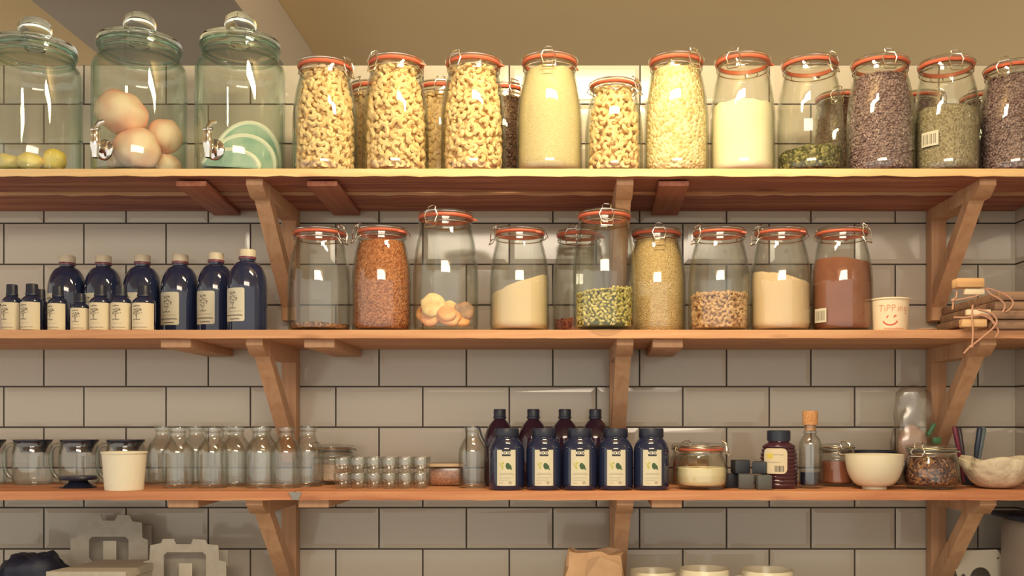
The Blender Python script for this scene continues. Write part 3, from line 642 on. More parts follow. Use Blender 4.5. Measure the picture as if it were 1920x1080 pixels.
# ------------------------------------------------------------------ drinks dispensers on the top shelf
def make_dispenser(label, px, pw, ptop, phi):
    d = 0.205; R = pw/2/s(d); H = Z(ptop, d)-SH[1]
    t = thing('drinks_dispenser', label, 'dispenser', (X(px, d), -d, SH[1]+0.0002), 0, 'glass drinks dispensers')
    k = H/0.36
    out = [(R*0.90, 0), (R*0.965, 0.004), (R, 0.014), (R, 0.06), (R, 0.15*k), (R, 0.228*k), (R*0.99, 0.238*k), (R*0.96, 0.246*k), (R*0.91, 0.252*k), (R*0.86, 0.2555*k), (R*0.835, 0.259*k), (R*0.83, 0.266*k), (R*0.83, 0.274*k), (R*0.865, 0.276*k), (R*0.87, 0.281*k), (R*0.865, 0.287*k)]
    inn = [(r-0.004, z) for r, z in out[::-1] if z > 0.01]+[(R*0.88, 0.010), (0, 0.009)]
    MB().lathe([(0, 0.003), (R*0.75, 0.0015)]+out+inn, 56).build('body', M['teal_glass'], t)
    MB().lathe([(0, 0.0032), (R*0.86, 0.0018), (R*0.955, 0.0055), (R*0.955, 0.0085), (0, 0.0085)], 56).build('thick_base', M['teal_base'], t)
    z0 = 0.288*k
    nk = MB()
    for zz_, rr_, tr in ((0.2815*k, R*0.862, 0.0042), (0.268*k, R*0.825, 0.0030)):
        nk.tube([(rr_*math.cos(2*PI*i/56), rr_*math.sin(2*PI*i/56), zz_) for i in range(56)], tr, 10, True)
    nk.build('neck_ring', M['teal_rim'], t)
    lid = t_lid = MB().lathe([(0, z0-0.006), (R*0.78, z0-0.008), (R*0.80, z0), (R*0.885, z0), (R*0.90, z0+0.004), (R*0.88, z0+0.010), (R*0.70, z0+0.014), (R*0.36, z0+0.017), (R*0.22, z0+0.020), (R*0.20, z0+0.026),
                (R*0.20, z0+0.026), (0, z0+0.026)], 48).build('lid', M['glass_solid'], t)
    kr = 30.0/s(d); kz = (H-z0-0.022)/2
    MB().lathe([(kr*math.sin(PI*i/14), H-kz-kz*math.cos(PI*i/14)) for i in range(15)], 32).build('knob', M['glass_solid'], lid)
    # tap: round flange on the wall, barrel, downward spout and a lever
    a = math.radians(phi); tz = 0.044
    tap = bpy.data.objects.new('tap', None); COL.objects.link(tap); tap.parent = t; tap.location = (R*math.sin(a), -R*math.cos(a), tz); tap.rotation_euler.z = a
    f = MB().lathe([(0, 0), (0.0215, 0), (0.0215, 0.003), (0.018, 0.006), (0.009, 0.008), (0.008, 0.020), (0, 0.020)], 24); f.v = [(x, -z-0.0002, y) for x, y, z in f.v]; f.build('flange', M['chrome'], tap)
    sp = MB().lathe([(0, -0.022), (0.0062, -0.022), (0.0072, -0.010), (0.0095, 0.0), (0.0105, 0.012), (0.0085, 0.022), (0.0095, 0.026), (0.0075, 0.032), (0, 0.033)], 20, c=(0, -0.026, 0.0)); sp.build('spout', M['chrome'], tap)
    MB().tube([(0, -0.026, 0.030), (0.001, -0.027, 0.040), (0.004, -0.022, 0.049), (0.010, -0.014, 0.054)], [0.004, 0.0045, 0.005, 0.004], 8)\
        .tube([(-0.010, -0.026, 0.036), (0.010, -0.026, 0.036)], 0.003, 8).build('lever', M['chrome'], tap)
    t['R'] = R; t['H'] = H; return t, d, R
t1, dd, R1 = make_dispenser('leftmost glass dispenser with cut lemons at the bottom', 66, 162, 33, -38)
t2, dd, R2 = make_dispenser('glass dispenser holding large pink fruit, between two others', 262, 167, 24, -20)
t3, dd, R3 = make_dispenser('glass dispenser holding pale green wedges, next to the cashews', 451, 162, 24, -14)
def blob(name, label, mat, loc, size, rot, seed, amp, cat, group, freq=18):
    mb = MB(); n = 16
    mb.lathe([(math.sin(PI*i/n), -math.cos(PI*i/n)) for i in range(n+1)], 32)
    mb.v = [tuple(Vector((p[0]*size[0], p[1]*size[1], p[2]*size[2]))*(1+amp*noise.noise(Vector(p)*(freq/10)+Vector((seed*2.3, seed, 1))))) for p in mb.v]
    o = mb.build(name, mat, None, loc=loc, angle=80); o.rotation_euler = rot
    return tag(o, label, cat, group)
zs = SH[1]+0.011
def inside(t, ox, oy, z): return (t.location.x+ox, t.location.y+oy, zs+z)
for i, (ox, oy, z, sz, rot, lab) in enumerate(((-0.050, -0.02, 0.020, (0.028, 0.026, 0.020), (0.1, 0.2, 0.5), 'lemon piece behind the tap of the leftmost dispenser'),
                                             (0.012, -0.045, 0.018, (0.026, 0.022, 0.019), (0.3, 0.1, 0.1), 'lemon piece in front at the bottom of the leftmost dispenser'),
                                             (0.052, -0.018, 0.026, (0.023, 0.026, 0.026), (0, 0.4, 0.2), 'lemon piece standing at the right of the leftmost dispenser'),
                                             (0.0, 0.035, 0.020, (0.030, 0.028, 0.021), (0, 0, 0), 'lemon piece at the back of the leftmost dispenser'))):
    blob('lemon_piece', lab, M['lemon'], inside(t1, ox*0.95, oy*0.95, z+0.004), sz, rot, i+3, 0.12, 'lemon', 'lemon pieces in the leftmost dispenser')
for i, (ox, oy, z, sz, rot, lab) in enumerate(((-0.030, -0.020, 0.131, (0.052, 0.050, 0.045), (0, 0.3, 0), 'big pale pink fruit on top of the pile in its dispenser'),
                                             (0.010, -0.036, 0.048, (0.047, 0.043, 0.045), (0, 0, 0.3), 'pink fruit in front at the bottom of the dispenser'),
                                             (0.046, 0.022, 0.094, (0.036, 0.036, 0.036), (0.2, 0, 0), 'pale fruit against the right wall of the dispenser'),
                                             (-0.044, 0.024, 0.038, (0.033, 0.036, 0.037), (0, 0, 0), 'pink fruit at the bottom left behind the tap'),
                                             (0.047, 0.030, 0.028, (0.029, 0.029, 0.028), (0, 0, 0), 'pale fruit at the bottom right under the others'))):
    blob('pink_fruit', lab, M['pinkfruit'], inside(t2, ox, oy, z), sz, rot, i+11, 0.10, 'fruit', 'pink fruits in the middle dispenser')
def wedge(name, label, loc, L, h, th, rotz, lean, roll):
    """a crescent slice: green face with a white rim along its curved edge"""
    n = 18; t = thing(name, label, 'fruit slice', loc, rotz, 'green wedges in the right dispenser')
    arc = [(L*math.cos(PI*i/n), h*math.sin(PI*i/n)) for i in range(n+1)]
    o1 = MB().prism(arc, [], -th/2, th/2).build('flesh', M['rind'], t)
    o2 = MB().tube([(x, 0, z) for x, z in arc], [th*0.25]+[th*0.62]*(n-1)+[th*0.25], 8).build('rim', M['rindrim'], t)
    for o in (o1, o2): o.rotation_euler = (lean, roll, 0)
    return t
wedge('melon_wedge', 'large pale green wedge with white rim standing in the dispenser', inside(t3, 0.004, 0.018, 0.020), 0.074, 0.104, 0.011, 0.0, -0.10, 0.12)
wedge('melon_wedge', 'middle pale green wedge leaning behind the tap', inside(t3, 0.010, -0.014, 0.022), 0.066, 0.064, 0.011, 0.0, -0.14, 0.24)
wedge('melon_wedge', 'low green wedge lying in front at the bottom of the dispenser', inside(t3, -0.006, -0.044, 0.008), 0.058, 0.040, 0.011, 0.0, -0.2, 0.06)
# ------------------------------------------------------------------ print on curved or flat labels
def curved(r, a0): return lambda u, v, e: ((r+e)*math.sin(a0+u/r), -(r+e)*math.cos(a0+u/r), v)
def patch(mb, f, u0, u1, v0, v1, mi, e, n=8, rad=0.0):
    if rad <= 0:
        vs = [f(u0+(u1-u0)*i/n, v, e) for i in range(n+1) for v in (v0, v1)]
        mb.add(vs, [(2*i, 2*i+2, 2*i+3, 2*i+1) for i in range(n)], mi); return
    us = []
    for i in range(5): us.append((u0+rad*(1-math.cos(PI/2*i/4)), rad*(1-math.sin(PI/2*i/4))))
    for i in range(1, n): us.append((u0+rad+(u1-u0-2*rad)*i/n, 0))
    for i in range(5): us.append((u1-rad*(1-math.cos(PI/2*(4-i)/4)), rad*(1-math.sin(PI/2*(4-i)/4))))
    vs = []
    for u, q in us: vs += [f(u, v0+q, e), f(u, v1-q, e)]
    mb.add(vs, [(2*i, 2*i+2, 2*i+3, 2*i+1) for i in range(len(us)-1)], mi)
def stroke(mb, f, pts, wd, mi, e):
    for (u0, v0), (u1, v1) in zip(pts[:-1], pts[1:]):
        L = math.hypot(u1-u0, v1-v0)
        if L < 1e-7: continue
        nx, ny = -(v1-v0)/L*wd/2, (u1-u0)/L*wd/2; n = max(1, int(abs(u1-u0)/0.004)+1); vs = []
        for i in range(n+1):
            u, v = u0+(u1-u0)*i/n, v0+(v1-v0)*i/n; vs += [f(u+nx, v+ny, e), f(u-nx, v-ny, e)]
        mb.add(vs, [(2*i, 2*i+1, 2*i+3, 2*i+2) for i in range(n)], mi)
def disc(mb, f, u, v, ru, rv, mi, e, n=10, rot=0.0):
    c_, s_ = math.cos(rot), math.sin(rot); vs = [f(u, v, e)]
    for i in range(n):
        x, y = ru*math.cos(2*PI*i/n), rv*math.sin(2*PI*i/n); vs.append(f(u+x*c_-y*s_, v+x*s_+y*c_, e))
    mb.add(vs, [(0, 1+i, 1+(i+1) % n) for i in range(n)], mi)
GLYPH = {'K': [[(0, 0), (0, 1)], [(0.7, 1), (0, 0.45), (0.7, 0)]], 'O': [[(0.05, 0.3), (0.05, 0.7), (0.35, 1), (0.65, 0.7), (0.65, 0.3), (0.35, 0), (0.05, 0.3)]],
         'T': [[(0, 1), (0.8, 0.95)], [(0.4, 1), (0.35, 0)]], 'i': [[(0.2, 0.6), (0.2, 0)], [(0.2, 0.85), (0.22, 0.75)]], 'P': [[(0.05, 0), (0.05, 1), (0.5, 0.95), (0.55, 0.6), (0.05, 0.45)]],
         'n': [[(0.05, 0), (0.05, 0.65), (0.4, 0.65), (0.45, 0)]], 'g': [[(0.5, 0.6), (0.1, 0.6), (0.1, 0.15), (0.5, 0.15), (0.5, 0.65), (0.5, -0.4), (0.1, -0.4)]], 'p': [[(0.05, -0.4), (0.05, 0.7), (0.5, 0.65), (0.5, 0.15), (0.05, 0.1)]]}
def write(mb, f, text, u, v, h, wd, mi, e, step=0.85):
    for ch in text:
        for st in GLYPH[ch]: stroke(mb, f, [(u+x*h, v+y*h) for x, y in st], wd, mi, e)
        u += h*(0.5 if ch == 'i' else step)
def emblem(mb, f, u, v, h, mi, e, r):
    """a little plant drawing: a bushy head on a stem with a looped foot and two dark berries on top"""
    for k in range(60):
        a = r.uniform(0, 2*PI); q = math.sqrt(r.uniform(0, 1))*0.44*h
        du, dv = q*math.cos(a)*0.8, q*math.sin(a)+0.18*h
        disc(mb, f, u+du, v+dv, r.uniform(0.025, 0.05)*h, r.uniform(0.025, 0.05)*h, mi, e, 6)
    for du, dv in ((-0.26, 0.56), (-0.08, 0.60), (0.16, 0.58)): disc(mb, f, u+du*h, v+dv*h, 0.055*h, 0.04*h, 2, e, 8)
    stroke(mb, f, [(u, v-0.12*h), (u-0.02*h, v-0.52*h)], 0.05*h, mi, e)
    stroke(mb, f, [(u-0.34*h, v-0.56*h), (u-0.1*h, v-0.48*h), (u+0.05*h, v-0.56*h), (u+0.24*h, v-0.50*h)], 0.06*h, mi, e)
def scribble(mb, f, u0, u1, v, amp, wd, mi, e, r):
    n = max(5, int((u1-u0)/(amp*0.75))); stroke(mb, f, [(u0+(u1-u0)*i/n, v+(amp if i % 2 else -amp)*r.uniform(0.3, 1.0)) for i in range(n+1)], wd, mi, e)
# ------------------------------------------------------------------ dark bottles on the middle shelf
def make_big_bottle(R, H):
    t = thing('dark_bottle', 'x', 'bottle', (0, 0, 0), 0, 'large dark bottles with cream caps')
    MB().lathe([(0, 0.001), (R*0.9, 0), (R, 0.004), (R, 0.53*H)]+[(R*(0.37+0.63*math.sqrt(max(0, 1-q*q))), H*(0.53+0.325*q)) for q in (0.15, 0.3, 0.45, 0.6, 0.72, 0.82, 0.9, 0.96, 0.99)]+[(R*0.385, 0.862*H), (R*0.385, 0.885*H), (0, 0.885*H)], 40).build('body', M['navy'], t)
    MB().lathe([(0, 0.884*H), (R*0.435, 0.884*H), (R*0.445, 0.90*H), (R*0.43, 0.915*H), (0, 0.915*H)], 28).build('collar', M['collar'], t)
    MB().lathe([(0, 0.915*H), (R*0.425, 0.915*H), (R*0.425, 0.985*H), (R*0.39, H), (0, H)], 28).build('cap', M['creamcap'], t)
    mb = MB(); r = random.Random(5); a0 = -0.33
    f = curved(R+0.0005, a0); hw = R*0.64; v0, v1 = 0.125*H, 0.52*H
    patch(mb, f, -hw, hw, v0, v1, 0, 0, 10, 0.004)
    hh = v1-v0
    emblem(mb, f, -0.02*hw, v0+0.62*hh, 0.42*hh, 1, 0.0003, r)
    scribble(mb, f, -hw*0.8, hw*0.75, v0+0.30*hh, 0.0010, 0.0006, 3, 0.0003, r)
    scribble(mb, f, -hw*0.85, hw*0.85, v0+0.18*hh, 0.0016, 0.0009, 2, 0.0003, r)
    scribble(mb, f, -hw*0.4, hw*0.6, v0+0.07*hh, 0.0013, 0.0009, 2, 0.0003, r)
    mb.build('label', [M['paper2'], M['ink'], M['inkdark'], M['inklight']], t, recalc=False)
    return t
big = None
for (px, top, w_, d, rz, lab) in ((126, 480, 68, 0.13, 14, 'large dark bottle behind the small bottles, first from the left edge'),
                             (194, 480, 68, 0.13, 8, 'large dark bottle behind the small bottles, second from the left edge'),
                             (267, 479, 69, 0.14, 6, 'large dark bottle behind the small bottles, third from the left edge'),
                             (338, 478, 69, 0.15, 0, 'large dark bottle just right of the small bottles'),
                             (405, 475, 68, 0.17, 2, 'large dark bottle with label, second from the left bracket'),
                             (464, 469, 72, 0.235, 8, 'large dark bottle standing forward nearest the left bracket')):
    R = w_/2/s(d); H = Z(top, d)-SH[2]
    if big is None: big = make_big_bottle(R, H); b = big; bR, bH = R, H
    else: b = copy_tree(big)
    b.scale = (R/bR, R/bR, H/bH); b.location = (X(px, d), -d, SH[2]+0.0002); b.rotation_euler.z = math.radians(rz)*(-1 if d < 0.145 else -1); b['label'] = lab
    b.rotation_euler.z = math.radians(-rz)
def make_small_bottle(R, H, label=True):
    t = thing('small_dark_bottle', 'x', 'bottle', (0, 0, 0), 0, 'small dark labelled bottles')
    MB().lathe([(0, 0.001), (R*0.92, 0), (R, 0.003), (R, 0.62*H), (R*0.93, 0.67*H), (R*0.72, 0.72*H), (R*0.54, 0.75*H), (R*0.50, 0.78*H), (0, 0.78*H)], 32).build('body', M['navy'], t)
    c_ = MB().lathe([(0, 0.76*H), (R*0.60, 0.76*H), (R*0.60, 0.80*H), (R*0.56, 0.81*H), (R*0.545, 0.985*H), (R*0.50, H), (0, H)], 24); c_.build('cap', M['navycap'], t)
    mb = MB(); r = random.Random(9); f = curved(R+0.0005, 0.0); hw = R*1.45; v0, v1 = 0.015*H, 0.60*H; hh = v1-v0
    patch(mb, f, -hw, hw, v0, v1, 0, 0, 18)
    emblem(mb, f, -0.003, v0+0.62*hh, 0.46*hh, 1, 0.0003, r)
    scribble(mb, f, -hw*0.4, hw*0.3, v0+0.24*hh, 0.0006, 0.0004, 3, 0.0003, r)
    scribble(mb, f, -hw*0.5, hw*0.5, v0+0.09*hh, 0.0008, 0.0006, 1, 0.0003, r)
    mb.build('label', [M['paper'], M['ink'], M['inkdark'], M['inklight']], t, recalc=False)
    return t
sm = None
for (px, top, w_, d, rz, lab) in ((22.5, 534, 35, 0.285, 8, 'small dark bottle standing nearest the left edge of the middle shelf'),
                             (60, 533, 38, 0.29, 10, 'small dark bottle second from the left edge, tight against its neighbour'),
                             (76, 543, 30, 0.245, 170, 'small dark bottle tucked behind the second one, label turned away'),
                             (109, 537, 35, 0.285, 12, 'small dark bottle in front of the first large bottle'),
                             (150.5, 551, 33, 0.285, -6, 'shortest small dark bottle with the busy printed label'),
                             (188.5, 535, 38, 0.285, 2, 'small dark bottle in front of the second large bottle'),
                             (227.5, 535, 37, 0.285, -4, 'small dark bottle just right of the second large bottle'),
                             (270, 536, 41, 0.285, 4, 'small dark bottle in front of the third large bottle')):
    R = w_/2/s(d); H = Z(top, d)-SH[2]
    if sm is None: sm = make_small_bottle(R, H); b = sm; sR, sH = R, H
    else: b = copy_tree(sm)
    b.scale = (R/sR, R/sR, H/sH); b.location = (X(px, d), -d, SH[2]+0.0002); b.rotation_euler.z = math.radians(-rz); b['label'] = lab
# ------------------------------------------------------------------ smiley cup and dish on the middle shelf
def paper_cup(name, label, cat, pl, pr_, pbl, pbr, ptop, d, shelf, mat):
    R = (pr_-pl)/2/s(d); rb = (pbr-pbl)/2/s(d); H = Z(ptop, d+ (0.9*R if shelf == 2 else 0))-SH[shelf]
    t = thing(name, label, cat, (X((pbl+pbr)/2, d), -d, SH[shelf]+0.0002))
    MB().lathe([(0, 0.004), (rb-0.003, 0.004), (rb-0.001, 0), (rb, 0), (R-0.0025, H-0.003), (R-0.0045, H-0.003), (rb-0.003, 0.008), (0, 0.008)], 44).build('cup_wall', mat, t)
    MB().tube([((R-0.0025)*math.cos(2*PI*i/44), (R-0.0025)*math.sin(2*PI*i/44), H-0.002) for i in range(44)], 0.0022, 8, True).build('rolled_rim', mat, t)
    return t, R, rb, H
t, R, rb, H = paper_cup('paper_cup', 'cream paper cup with red smiley face and handwriting', 'cup', 1630, 1704, 1637, 1700, 557, 0.265, 2, M['cupwarm'])
mb = MB()
def fcup(u, v, e):
    r = rb+(R-0.0025-rb)*v/H+0.0004+e; a = -0.10+u/r; return (r*math.sin(a), -r*math.cos(a), v)
ths = [math.radians(200+140*i/10) for i in range(11)]
stroke(mb, fcup, [(-0.0075+0.0150*math.cos(a), 0.0245+0.0150*math.sin(a)*0.85) for a in ths], 0.0026, 0, 0.0003)
stroke(mb, fcup, [(-0.0150, 0.0265), (-0.0115, 0.031)], 0.0024, 0, 0.0003); stroke(mb, fcup, [(-0.0010, 0.0275), (0.0040, 0.032)], 0.0024, 0, 0.0003)
write(mb, fcup, 'TiPPing', -0.031, 0.0400, 0.0125, 0.0015, 1, 0.0003, 0.80)
r = random.Random(2); scribble(mb, fcup, -0.020, 0.020, 0.0045, 0.0022, 0.0012, 1, 0.0003, r)
mb.build('red_drawing', [M['redink'], M['rust']], t, recalc=False)
MB_d = MB().lathe([(0, 0.001), (0.012, 0), (0.019, 0.004), (0.0195, 0.0045), (0.012, 0.0015), (0, 0.0025)], 32)
o = MB_d.build('small_dish', M['china'], None, loc=(X(1738, 0.29), -0.29, SH[2]+0.0002)); tag(o, 'tiny flat white dish lying right of the smiley cup', 'dish')
# ------------------------------------------------------------------ stack of boards with tags and leather cords
def pathpx(pts, d):
    """a smooth curve through picture points hanging at distance d"""
    P = [Vector((X(a, d+c_), -(d+c_), Z(b, d+c_))) for a, b, c_ in pts]; out = []
    for i in range(len(P)-1):
        p0, p1, p2, p3 = P[max(i-1, 0)], P[i], P[i+1], P[min(i+2, len(P)-1)]
        for k in range(6):
            u = k/6; out.append(0.5*((2*p1)+(p2-p0)*u+(2*p0-5*p1+4*p2-p3)*u*u+(3*p1-p0-3*p2+p3)*u**3))
    return out+[P[-1]]
zz = SH[2]+0.0002
specs = [('board', 0.0195, 0.878, 0.330, 'bottom board of the stack of wooden serving boards'),
         ('board', 0.0185, 0.872, 0.336, 'second board from the bottom of the wooden stack'),
         ('board', 0.0195, 0.880, 0.330, 'third wooden board of the stack, under the topmost'),
         ('board', 0.0185, 0.884, 0.334, 'topmost board of the wooden stack with a cord tied round')]
for i, (mt, th, x0, yf, lab) in enumerate(specs):
    t = thing('serving_board', lab, 'board', (0, 0, zz), 0, 'stacked serving boards')
    MB().box(((x0+XR-0.008)/2, -(0.047+yf)/2, th/2), (XR-0.008-x0, yf-0.047, th-0.0006), bev=0.004).build('slab', M[mt], t)
    zl = zz
    if i == 3:
        c0 = MB()
        c0.tube([p-Vector((0, 0, zl)) for p in pathpx([(1794, 546, 0.0), (1793, 557, 0.004), (1787, 563, 0.006), (1812, 559, 0.006), (1833, 554, 0.006), (1845, 541, 0.004), (1866, 545, 0.004), (1890, 556, 0.003), (1900, 568, 0.003), (1893, 580, 0.003), (1884, 585, 0.002)], 0.342)], 0.0017, 7)
        c0.tube([p-Vector((0, 0, zl)) for p in pathpx([(1787, 563, 0.006), (1787, 571, 0.006), (1786, 580, 0.006)], 0.342)], 0.0019, 7)
        c0.tube([p-Vector((0, 0, zl)) for p in pathpx([(1847, 540, 0.004), (1858, 552, 0.006), (1873, 560, 0.006), (1884, 572, 0.005), (1880, 586, 0.004)], 0.342)], 0.0019, 7)
        c0.lathe([(0, -0.004), (0.0035, -0.002), (0.0042, 0), (0.003, 0.003), (0, 0.004)], 10, c=(X(1787, 0.348), -0.348, Z(563, 0.348)-zl))
        c0.build('leather_cord', M['cord'], t)
        MB().box((X(1817, 0.345), -0.340, Z(531, 0.345)-zl), (0.056, 0.030, 0.019), bev=0.004).build('wooden_tag', M['boardlight'], t)
        MB().box((X(1826, 0.345), -0.3432, Z(547, 0.345)-zl), (0.040, 0.014, 0.0125), bev=0.002).build('paper_tag', M['cupwarm'], t)
    if i == 1:
        MB().box((X(1834, 0.345), -0.3445, Z(586, 0.345)-zl), (0.048, 0.012, 0.0115), bev=0.002).build('paper_tag', M['cupwarm'], t)
        c1 = MB()
        c1.tube([p-Vector((0, 0, zl)) for p in pathpx([(1824, 572, 0.006), (1822, 590, 0.010), (1824, 612, 0.012), (1824, 632, 0.014), (1822, 648, 0.014)], 0.342)], 0.0018, 7)
        c1.tube([p-Vector((0, 0, zl)) for p in pathpx([(1832, 580, 0.008), (1846, 583, 0.010), (1862, 590, 0.012), (1869, 602, 0.012), (1862, 615, 0.012), (1845, 630, 0.013), (1826, 645, 0.014), (1816, 653, 0.014), (1807, 663, 0.014)], 0.342)], 0.0019, 7)
        c1.tube([p-Vector((0, 0, zl)) for p in pathpx([(1788, 595, 0.004), (1812, 595, 0.008), (1838, 591, 0.010), (1856, 598, 0.010), (1864, 608, 0.010)], 0.342)], 0.0019, 7)
        c1.tube([p-Vector((0, 0, zl)) for p in pathpx([(1838, 588, 0.009), (1856, 594, 0.009), (1868, 612, 0.009), (1872, 622, 0.010), (1866, 633, 0.010)], 0.342)], 0.0015, 7)
        c1.lathe([(0, -0.005), (0.004, -0.002), (0.0048, 0), (0.0035, 0.003), (0, 0.004)], 10, c=(X(1821, 0.356), -0.356, Z(650, 0.356)-zl))
        c1.build('leather_cord', M['cord'], t)
    if i == 0:
        MB().box((X(1826, 0.345), -0.3405, Z(606, 0.345)-zl), (0.050, 0.020, 0.0165), bev=0.003).build('wooden_tag', M['boardlight'], t)
    zz += th
# ------------------------------------------------------------------ lowest shelf: coffee servers, spare lid, white cup
S3 = SH[3]+0.0002
def make_server():
    t = thing('coffee_server', 'x', 'jug', (0, 0, 0), 0, 'glass coffee servers')
    R, H = 0.0425, 0.098
    out = [(R*0.86, 0), (R*0.96, 0.004), (R, 0.014), (R, 0.062), (R*0.985, 0.074), (R*0.93, 0.083), (R*0.90, 0.088), (R*0.93, 0.094), (R*0.94, 0.096)]
    MB().lathe([(0, 0.001)]+out+[(r-0.0022, z) for r, z in out[::-1] if z > 0.003]+[(0, 0.003)], 44).build('body', M['bottle_glass'], t)
    MB().lathe([(0, 0.072), (R*0.60, 0.072), (R*0.62, 0.078), (R*0.85, 0.0935), (R*0.94, 0.097), (R*0.94, 0.100), (0, 0.100)], 36).build('lid', M['navycap'], t)
    pts = [(-R*0.93, 0, 0.086), (-R*1.12, 0, 0.089), (-R*1.36, 0, 0.078), (-R*1.42, 0, 0.055), (-R*1.34, 0, 0.030), (-R*1.12, 0, 0.016), (-R*0.99, 0, 0.016)]
    P = [Vector(p) for p in pts]; sm_ = []
    for i in range(len(P)-1):
        p0, p1, p2, p3 = P[max(i-1, 0)], P[i], P[i+1], P[min(i+2, len(P)-1)]
        for k in range(5):
            u = k/5; sm_.append(0.5*((2*p1)+(p2-p0)*u+(2*p0-5*p1+4*p2-p3)*u*u+(3*p1-p0-3*p2+p3)*u**3))
    MB().tube(sm_+[P[-1]], 0.0046, 10).build('handle', M['handle_glass'], t)
    return t
sv = None
for px, rz, lab in ((-26, -65, 'glass coffee server cut off by the left edge'), (62, -65, 'glass coffee server second from the left edge'), (149, -65, 'glass coffee server behind the black spare lid'), (236, -65, 'glass coffee server behind the white paper cup')):
    b = make_server() if sv is None else copy_tree(sv)
    sv = sv or b
    b.location = (X(px, 0.088), -0.088, S3); b.rotation_euler.z = math.radians(75+rz); b['label'] = lab
o = MB().lathe([(0, 0), (0.036, 0.0), (0.0365, 0.0015), (0.030, 0.003), (0.021, 0.010), (0.018, 0.014), (0.020, 0.0155), (0.036, 0.017), (0.0375, 0.021), (0.036, 0.0245), (0, 0.0245)], 40).build('spare_lid', M['navycap'], None, loc=(X(147, 0.205), -0.205, S3))
tag(o, 'black server lid lying upside down left of the white cup', 'lid')
paper_cup('paper_cup', 'plain white paper cup at the front of the lowest shelf', 'cup', 190, 273, 199, 267, 847, 0.275, 3, M['cup'])
# ------------------------------------------------------------------ small glass bottles, two rows
def make_glass_bottle(R=0.0335, H=0.131):
    t = thing('glass_bottle', 'x', 'bottle', (0, 0, 0), 0, 'empty clear glass bottles')
    out = [(R*0.88, 0), (R*0.97, 0.003), (R, 0.008), (R, 0.55*H), (R*0.98, 0.60*H), (R*0.90, 0.665*H), (R*0.74, 0.735*H), (R*0.58, 0.79*H), (R*0.50, 0.83*H), (R*0.47, 0.88*H), (R*0.47, 0.90*H)]
    rim = [(R*0.56, 0.905*H), (R*0.56, 0.985*H), (R*0.53, H), (R*0.40, H)]
    MB().lathe([(0, 0.001)]+out+rim[:1]+[(R*0.47, 0.925*H), (R*0.54, 0.94*H)]+rim[1:]+[(r-0.0022, z) for r, z in out[::-1] if z > 0.006]+[(0, 0.006)], 36).build('body', M['bottle_glass'], t)
    return t
gb = None
backs = [(306, 'back row bottle standing furthest from the salt jar'), (368, 'second back row bottle from the coffee servers'), (430, 'third back row bottle from the coffee servers'), (494, 'back row bottle under the left bracket')]
fronts = [(334, 'front row bottle nearest the white paper cup'), (399, 'second front row bottle from the white paper cup'), (488, 'second front row bottle from the salt jar'), (537, 'front row bottle nearest the salt jar')]
mids = [(443, 'single bottle squeezed between the front pairs'), (578, 'bottle pushed behind the last front one, touching the salt jar')]
for lst, d in ((backs, 0.085), (mids, 0.157), (fronts, 0.208)):
    for px, lab in lst:
        b = make_glass_bottle() if gb is None else copy_tree(gb)
        gb = gb or b
        b.location = (X(px, d), -d, S3); b['label'] = 'empty clear glass bottle, '+lab
        if d > 0.2: b.scale = (0.98, 0.98, 0.985)
# bottle with a hanging wire stopper near the dark jars
b = copy_tree(gb); b.location = (X(886, 0.205), -0.205, S3); b.scale = (0.90, 0.90, 1.0); b.name = 'stopper_bottle'; del b['group']
b['label'] = 'clear glass bottle with a hanging dark wire beside the dark jars'
MB().tube([(0.010, -0.010, 0.130), (0.018, -0.016, 0.126), (0.022, -0.018, 0.112), (0.030, -0.020, 0.098), (0.040, -0.020, 0.088)], 0.0022, 7).build('stopper_wire', M['navycap'], b)
# ------------------------------------------------------------------ other jars on the lowest shelf
def sjar(pl, pr_, ptop, d, phi, label, pr, orange): return jar(pl, pr_, ptop, d, 3, phi, label, 'small clip-top jars on the lowest shelf', pr, True, orange)
j = sjar(583, 664, 832, 0.072, -40, 'small clip-top jar of pink salt behind the tumblers', STRAIGHT, False)
fill('pink_salt', 'pink salt filling the small jar behind the tumblers', j, zin(869, j, 0.072), M['pinksalt'], STRAIGHT, dome=0.002, cat='salt', wob=0.004)
j = sjar(1259, 1330, 829, 0.10, -20, 'small jar with brown contents hidden behind the cream jar', STRAIGHT, False)
fill('brown_spice', 'brown spice in the small jar behind the cream jar', j, zin(862, j, 0.10), M['spice'], STRAIGHT, cat='spice', wob=0.003)
j = sjar(1266, 1365, 829, 0.245, 75, 'round squat clip-top jar of cream with an orange seal', SQUAT, True)
fill('thick_cream', 'pale cream half filling the round squat jar', j, zin(876, j, 0.245), M['cream'], SQUAT, cat='cream', wob=0.002)
j = sjar(1537, 1601, 831, 0.15, 10, 'small clip-top jar of red-brown paste beside the white bowl', STRAIGHT, False)
fill('red_brown_paste', 'red-brown paste filling the small jar beside the white bowl', j, zin(864, j, 0.15), M['jam'], STRAIGHT, cat='paste')
j = sjar(1694, 1797, 831, 0.235, -48, 'round squat clip-top jar of dark granola right of the white bowl', SQUAT, False)
fill('dark_granola', 'dark granola filling the squat jar right of the bowl', j, zin(858, j, 0.235), M['granola'], SQUAT, dome=0.002, cat='granola', wob=0.004)
